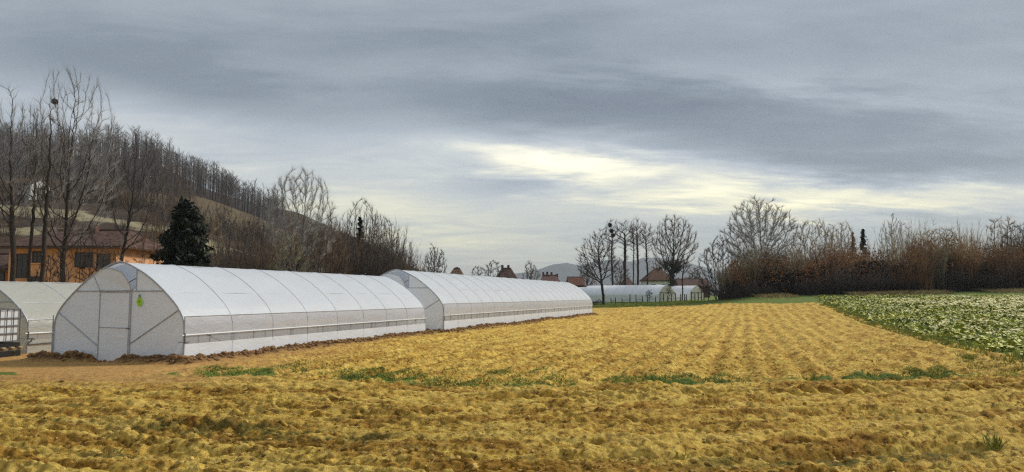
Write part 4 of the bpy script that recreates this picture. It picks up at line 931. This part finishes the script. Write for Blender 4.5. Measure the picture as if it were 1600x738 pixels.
house('orange plastered house with red tiled roof behind bare trees', h.x, 62, 168 * k, 8.5, 6.05, 1.55, 'plaster_orange', 'tile_red', 0, .25,
      [((33 - 96) * k, 3.4, .75, 1.9), ((56 - 96) * k, 4.7, .6, .8), ((55 - 96) * k, 2.5, .6, .9), ((124 - 96) * k, 4.3, .7, 1.1), ((136 - 96) * k, 4.3, .6, 1.1), ((160 - 96) * k, 4.2, .9, 1.1), ((128 - 96) * k, .9, 1.3, 1.2), ((80 - 96) * k, .9, .9, 1.2)], [(.5, .42, .6, .9)], 0, .7)
h = pix(-22, 440, 64)
house('low annexe with red roof and dark opening joined to the orange house', h.x, 64, 3.2, 6, 4.2, 1.3, 'plaster_orange', 'tile_red', 0, 0, [(.9, 2.4, 1.2, 1.7), (.8, .5, 1.3, 1.4)], (), 0, .5, 'annexe')
h = pix(26, 315, 170); zz = float(hill_z(h.x, 170)); zw = pix(26, 318, 170).z; k = 170 / FPX
house('white house with broad gable on the hillside above the orange house', h.x, 170, 40 * k, 8, 4.6, 1.9, 'plaster_white', 'tile_brown', 0, 0, [(-1.8, 2.7, .8, 1.2), (.4, 2.7, 1.4, 1.2), (-1.6, .4, .9, 1.3), (0.2, .4, .9, 1.5), (2.0, .4, .9, 1.3)], [(1.5, .5, .6, .8)], zw, .7)
h = pix(54, 315, 173)
house('white lower wing next to the broad gabled house on the hillside', h.x, 173, 2.9, 6, 3.2, 1.2, 'plaster_white', 'tile_brown', 0, 0, [(-.6, 1.6, .6, 1.0), (.7, 1.6, .6, 1.0)], (), pix(54, 316, 173).z, .4)
def far_house(label, x0, x1, yr, ye, Y, wall, roof, hip=.5, wins=(), chim=(), name='house', d=8):
    a, b = pix(x0, ye, Y), pix(x1, ye, Y); zb = gz1((a.x + b.x) / 2, Y); w = (b.x - a.x) - .8; r = pix((x0 + x1) / 2, yr, Y + d / 2)
    return house(label, (a.x + b.x) / 2, Y, w, d, a.z - zb, r.z - a.z, wall, roof, 0, hip, wins, chim, zb, .4, name)
far_house('white house with brown hipped roof beside the ivy-clad tree', 1008, 1056, 421, 438, 172, 'plaster_white', 'tile_brown', .75, [(-1.6, 2.4, .7, .9), (.8, 2.4, .7, .9), (2.2, 2.4, .7, .9)], [(.8, .5, .6, .6)])
far_house('long low building with pinkish red roof behind the low tunnels', 1060, 1112, 437, 447, 176, 'brick_red', 'tile_red', 0, [(1.0, .8, 1.4, 1.0)], (), 'shed')
far_house('orange-roofed shed beside the end of the long tunnel', 888, 914, 434, 446, 170, 'brick_red', 'tile_orange', 0, (), (), 'shed')
far_house('red roofed house with two chimneys above the tunnel ridge', 770, 812, 420, 440, 180, 'plaster_white', 'tile_red', .6, (), [(-1.0, .5, .6, .9), (.5, .5, .6, .9)])
far_house('reddish roof top showing beside the small grey tree', 700, 724, 420, 432, 190, 'plaster_white', 'tile_brown', .5, (), [(0, .5, .7, .4)])
far_house('brick house with three chimney pots before the blue mountain', 844, 876, 431, 442, 185, 'plaster_white', 'brick_red', .2, (), [(-1.6, .5, .5, .9), (-.6, .5, .5, 1.0), (.5, .5, .5, .9), (1.9, .5, .5, .5)])
far_house('dull red barn among the slim tall trunks', 976, 992, 436, 446, 178, 'brick_red', 'tile_red', .3, (), (), 'barn')

# ------------------------------------------------------------------ cabbages, weeds, grass, clods
def cabbage_mesh(seed, pale):
    rng = np.random.default_rng(seed); V, F = [], []
    for k in range(9):
        a = k * 2.4 + rng.uniform(-.3, .3); L_ = rng.uniform(.16, .27); e = rng.uniform(.15, 1.1); d = np.array([math.cos(a) * math.cos(e), math.sin(a) * math.cos(e), math.sin(e)]); s = np.array([-math.sin(a), math.cos(a), 0]) * L_ * .42
        n = len(V); c = d * L_; V += [tuple(d * .03), tuple(c * .55 + s + (0, 0, .02)), tuple(c - (0, 0, .03)), tuple(c * .55 - s + (0, 0, .02)), tuple(c * .6 + (0, 0, .05))]; F += [(n, n + 1, n + 4), (n + 1, n + 2, n + 4), (n + 2, n + 3, n + 4), (n + 3, n, n + 4)]
    return np.array(V), np.array(F)
cab = [cabbage_mesh(k, k < 4) for k in range(6)]
cab_me = [mesh_np('cabbage', v, f, M['leaf_pale' if k < 4 else 'leaf_green']) for k, (v, f) in enumerate(cab)]
rng = np.random.default_rng(21); pts = []
while len(pts) < 5200:
    L_ = 7.9 + rng.uniform(0, 1) * 52; row = round(L_ / .6) * .6 + rng.normal(0, .10); t = rng.uniform(22, 98); X = row * CA + t * SA; Y = -row * SA + t * CA
    if Y < 20 or Y > 89 or abs(X / Y) > .80: continue
    pf = vnoise(np.array([X * .22]), np.array([Y * .22]), 4)[0] + .5 * vnoise(np.array([X * .9]), np.array([Y * .9]), 5)[0]
    edge = (row - 9.0) / 6.0
    pale = pf > .64 and rng.uniform() < .06 + .75 * min(1, max(0, edge)); pts.append((X, Y, pale))
P = np.array([(a, b) for a, b, c in pts]); Z = ground_z(P[:, 0], P[:, 1]); order = np.argsort(np.hypot(P[:, 0], P[:, 1]) + 400 * ((P[:, 0] / P[:, 1]) > .70))
Vs, Fs, Vg, Fg = [], [], [], []; nv = ng = 0; ind = 0
for o_ in order:
    X, Y = P[o_]; pale = pts[o_][2]; s = rng.uniform(.65, 1.45); a = rng.uniform(0, 6.28); k = int(rng.integers(4)) if pale else 4 + int(rng.integers(2))
    if pale and ind < 290:
        o = link('cabbage_plant', cab_me[k], None, (X, Y, Z[o_] - .01), a); o.scale = (s, s, s); tag(o, 'pale withered cabbage plant in the weedy cabbage field', 'cabbage', 'cabbages left in the field'); ind += 1
    else:
        v, f = cab[k]; c, sn = math.cos(a), math.sin(a); w = np.stack([(v[:, 0] * c - v[:, 1] * sn) * s + X, (v[:, 0] * sn + v[:, 1] * c) * s + Y, v[:, 2] * s * (1 if pale else 1.1) + Z[o_] - .01], -1)
        if pale: Vs.append(w); Fs.append(f + nv); nv += len(v)
        else: Vg.append(w); Fg.append(f + ng); ng += len(v)
tag(link('cabbage_plants', mesh_np('cabbage_plants', np.concatenate(Vs), np.concatenate(Fs), M['leaf_pale'])), 'mass of pale withered cabbages farther back in the field', 'cabbage', None, 'stuff')
tag(link('leafy_weeds', mesh_np('leafy_weeds', np.concatenate(Vg), np.concatenate(Fg), M['leaf_green'])), 'green leafy weeds growing between the cabbages', 'weeds', None, 'stuff')
def blades(rng, X, Y, h, lean=.5, wd=.012):
    n = len(X); Z = ground_z(X, Y) - .015; a = rng.uniform(0, 6.283, n); hh = h * rng.uniform(.5, 1.25, n); l = rng.uniform(0, lean, n) * hh; b = rng.uniform(0, 6.283, n); w = wd * rng.uniform(.6, 1.4, n)
    p = np.stack([X, Y, Z], -1); sx = np.stack([np.cos(a) * w, np.sin(a) * w, 0 * w], -1); dd = np.stack([np.cos(b) * l, np.sin(b) * l, hh], -1)
    V = np.stack([p - sx, p + sx, p + dd * .6 + sx * .5 - np.array([0, 0, 0]), p + dd * np.array([1.15, 1.15, .95])], 1).reshape(-1, 3); F = (np.arange(n) * 4)[:, None, None] + np.array([[0, 1, 2], [0, 2, 3]])[None]
    return V, F.reshape(-1, 3)
def tuft_pts(rng, centers, n, s):
    c = np.repeat(np.array(centers, float), n, 0); return c[:, 0] + rng.normal(0, s, len(c)), c[:, 1] + rng.normal(0, s * .8, len(c))
def gp_(x, y):
    """where a pixel's ray meets the flat field"""
    d = pix(x, y, 1.0) - Vector((0, 0, CH)); t = -CH / d.z; return (d.x * t, d.y * t)
rng = np.random.default_rng(33); cs = []
for (x0, x1, y0, y1, n) in ((315, 430, 580, 592, 120), (430, 540, 572, 592, 40), (530, 665, 585, 600, 130), (665, 900, 596, 606, 110), (950, 1000, 598, 606, 40), (1000, 1160, 594, 605, 60), (1410, 1480, 580, 592, 60), (1330, 1400, 590, 598, 14), (700, 860, 580, 590, 30), (1500, 1600, 560, 590, 50)):
    for _ in range(n): cs.append(gp_(rng.uniform(x0, x1), rng.uniform(y0, y1)))
X, Y = tuft_pts(rng, cs, 34, .14); V, F = blades(rng, X, Y, .07, 1.3)
tag(link('grass', mesh_np('grass', V, F, M['grass'])), 'strip of short green grass between headland and field rows', 'grass', None, 'stuff')
cs = []
for _ in range(900):
    L_ = 7.0 + abs(rng.normal(0, 2.6)); t = rng.uniform(22, 80); X_ = L_ * CA + t * SA; Y_ = -L_ * SA + t * CA
    if Y_ > 19: cs.append((X_, Y_))
for _ in range(900):
    L_ = rng.uniform(8, 40); t = rng.uniform(24, 92); X_ = L_ * CA + t * SA; Y_ = -L_ * SA + t * CA
    if 19 < Y_ < 88: cs.append((X_, Y_))
X, Y = tuft_pts(rng, cs, 16, .14); V, F = blades(rng, X, Y, .20, .7, .022)
tag(link('weed_grass', mesh_np('weed_grass', V, F, M['grass'])), 'rank green grass overgrowing the cabbage field and its edge', 'grass', None, 'stuff')
# straw-coloured dead grass along the thicket's foot
n = 9000; px_ = rng.uniform(1150, 1740, n); Y_ = rng.normal(91.0, 1.2, n); X_ = np.array([pix(a, 462, b).x for a, b in zip(px_, Y_)]); keep = vnoise(X_ * .35, Y_ * .1, 6) > .42
V, F = blades(rng, X_[keep], Y_[keep], .40, 1.8, .03); tag(link('dead_grass', mesh_np('dead_grass', V, F, M['grass_dry'])), 'straw-coloured dead grass along the foot of the thicket', 'grass', None, 'stuff')
n = 26000; Y_ = rng.uniform(96, 124, n); X_ = rng.uniform(.08, .36, n) * Y_; ok = (Y_ > fend(X_)) & ((X_ < 30) | (Y_ < 92)); V, F = blades(rng, X_[ok], Y_[ok], .16, .9, .05)
tag(link('meadow_grass', mesh_np('meadow_grass', V, F, M['grass'])), 'green meadow strip beyond the end of the field', 'grass', None, 'stuff')
# single weeds on the bare soil
weeds = [(1266, 594, .16, 'small lone grass tussock on the headland edge', 90), (1362, 590, .15, 'flat grass tussock beside the tyre track on the headland', 90), (1512, 561, .20, 'bushy grass tussock on bare soil near the cabbage edge', 110), (1556, 692, .13, 'dark green leafy weed among the foreground clods', 90), (1072, 712, .10, 'pale sprouting weed on the foreground soil', 30), (320, 722, .10, 'thin pale-green sprout in the foreground soil', 26),
         (178, 706, .09, 'low grey-green weed beside the mossy furrow', 30), (1486, 532, .22, 'dark green grass clump at the tip of the cabbage field', 120), (18, 556, .20, 'green grass clump at the foot of the caged water tank', 150), (852, 640, .07, 'tiny light green weed in the middle of the soil', 22)]
for x_, y_, h_, lb, n_ in weeds:
    c = gp_(x_, y_); X, Y = tuft_pts(rng, [c], n_, h_ * .55); V, F = blades(rng, X, Y, h_, 1.0, .011); zc = float(ground_z(*c)[0]); V = V - np.array([c[0], c[1], zc])
    tag(link('weed', mesh_np('weed', V, F, M['leaf_green' if 'pale' in lb or 'light' in lb else 'grass']), None, (c[0], c[1], zc)), lb, 'weed')
# clods: lumps lying loose on the soil
def ico():
    import bmesh; bm = bmesh.new(); bmesh.ops.create_icosphere(bm, subdivisions=1, radius=1); V = np.array([tuple(v.co) for v in bm.verts]); F = np.array([[v.index for v in f.verts] for f in bm.faces]); bm.free(); return V, F
IV, IF = ico()
def clods(name, X, Y, s, mt, label, rng, sink=.25, up=0.0):
    n = len(X); Z = ground_z(X, Y); V = IV[None] * (1 + rng.uniform(-.5, .45, (n, len(IV), 1))) * (s[:, None, None] * rng.uniform(.65, 1.25, (n, 1, 3)) * np.array([1.15, 1.0, .72])); a = rng.uniform(0, 6.283, n); c, sn = np.cos(a)[:, None], np.sin(a)[:, None]
    V = np.stack([V[..., 0] * c - V[..., 1] * sn + X[:, None], V[..., 0] * sn + V[..., 1] * c + Y[:, None], V[..., 2] + (Z + s * (.5 - sink) + up)[:, None]], -1).reshape(-1, 3); F = (np.arange(n) * len(IV))[:, None, None] + IF[None]
    return tag(link(name, mesh_np(name, V, F.reshape(-1, 3), M[mt])), label, 'clods', None, 'stuff')
n = 5200; r_ = 6.5 * (26 / 6.5) ** rng.uniform(0, 1, n); a_ = rng.uniform(R(-40), R(40), n); X, Y = r_ * np.sin(a_), r_ * np.cos(a_); ok = (vnoise(X * .9, Y * .9, 71) > .38) & (lat(X, Y) < 7.5) & (lat(X, Y) > -14.3) ; X, Y = X[ok], Y[ok]
clods('soil_clods', X, Y, rng.uniform(0, 1, len(X)) ** 3 * .036 + .010, 'soil_clod', 'loose ochre clods and crumbs strewn over the soil', rng)
n = 2600; r_ = 6.5 * (24 / 6.5) ** rng.uniform(0, 1, n); a_ = rng.uniform(R(-40), R(40), n); X, Y = r_ * np.sin(a_), r_ * np.cos(a_); ok = (vnoise(X * .7, Y * .7, 72) > .45) & (lat(X, Y) < 7.3) & (lat(X, Y) > -14.0); X, Y = X[ok], Y[ok]; Z = ground_z(X, Y) + .012
a_ = rng.uniform(0, 6.283, len(X)); P0 = np.stack([X, Y, Z], -1); V, F = spikes(P0, P0 + np.stack([np.cos(a_), np.sin(a_) * .8, rng.uniform(-.05, .35, len(X))], -1) * rng.uniform(.05, .22, (len(X), 1)), np.full(len(X), .0045))
tag(link('straw', mesh_np('straw', V, F, M['grass_dry'])), 'scattered pale straw and stubble bits on the bare soil', 'straw', None, 'stuff')
Xs, Ys, ss = [], [], []
for (o, W, ln) in TUNNEL_FOOT:
    for _ in range(int(ln * 75)):
        t = rng.uniform(-.5, ln); l = W / 2 + abs(rng.normal(.18, .20)) + .03; Xs.append(o[0] + l * CA + t * SA); Ys.append(o[1] - l * SA + t * CA); ss.append(rng.uniform(.02, .075))
    for _ in range(int(W * 70)):
        l = rng.uniform(-W / 2 - .5, W / 2 + .4); t = -.08 - abs(rng.normal(.12, .18))
        if -.75 < l < .55 and rng.uniform() < .85: continue
        Xs.append(o[0] + l * CA + t * SA); Ys.append(o[1] - l * SA + t * CA); ss.append(rng.uniform(.02, .075))
clods('soil_bank', np.array(Xs), np.array(Ys), np.array(ss), 'soil_dark', 'bank of dark brown clods thrown up along the tunnel walls', rng)

# ------------------------------------------------------------------ air
hz = MB().box(-4600, 4600, -300, 4600, -1.6, 190).build('haze', bpy.data.materials.new('haze_air')); tag(hz, 'thin bluish haze in the valley air', 'haze', None, 'stuff')
hm = hz.data.materials[0]; hm.use_nodes = True; nt = hm.node_tree; nt.nodes.remove(nt.nodes['Principled BSDF'])
pv = nt.nodes.new('ShaderNodeVolumePrincipled'); pv.inputs['Color'].default_value = (.80, .85, .93, 1); pv.inputs['Density'].default_value = .00017; pv.inputs['Anisotropy'].default_value = .2
nt.links.new(pv.outputs[0], nt.nodes['Material Output'].inputs['Volume'])
for o in bpy.data.objects:
    if '_h' in o: del o['_h']
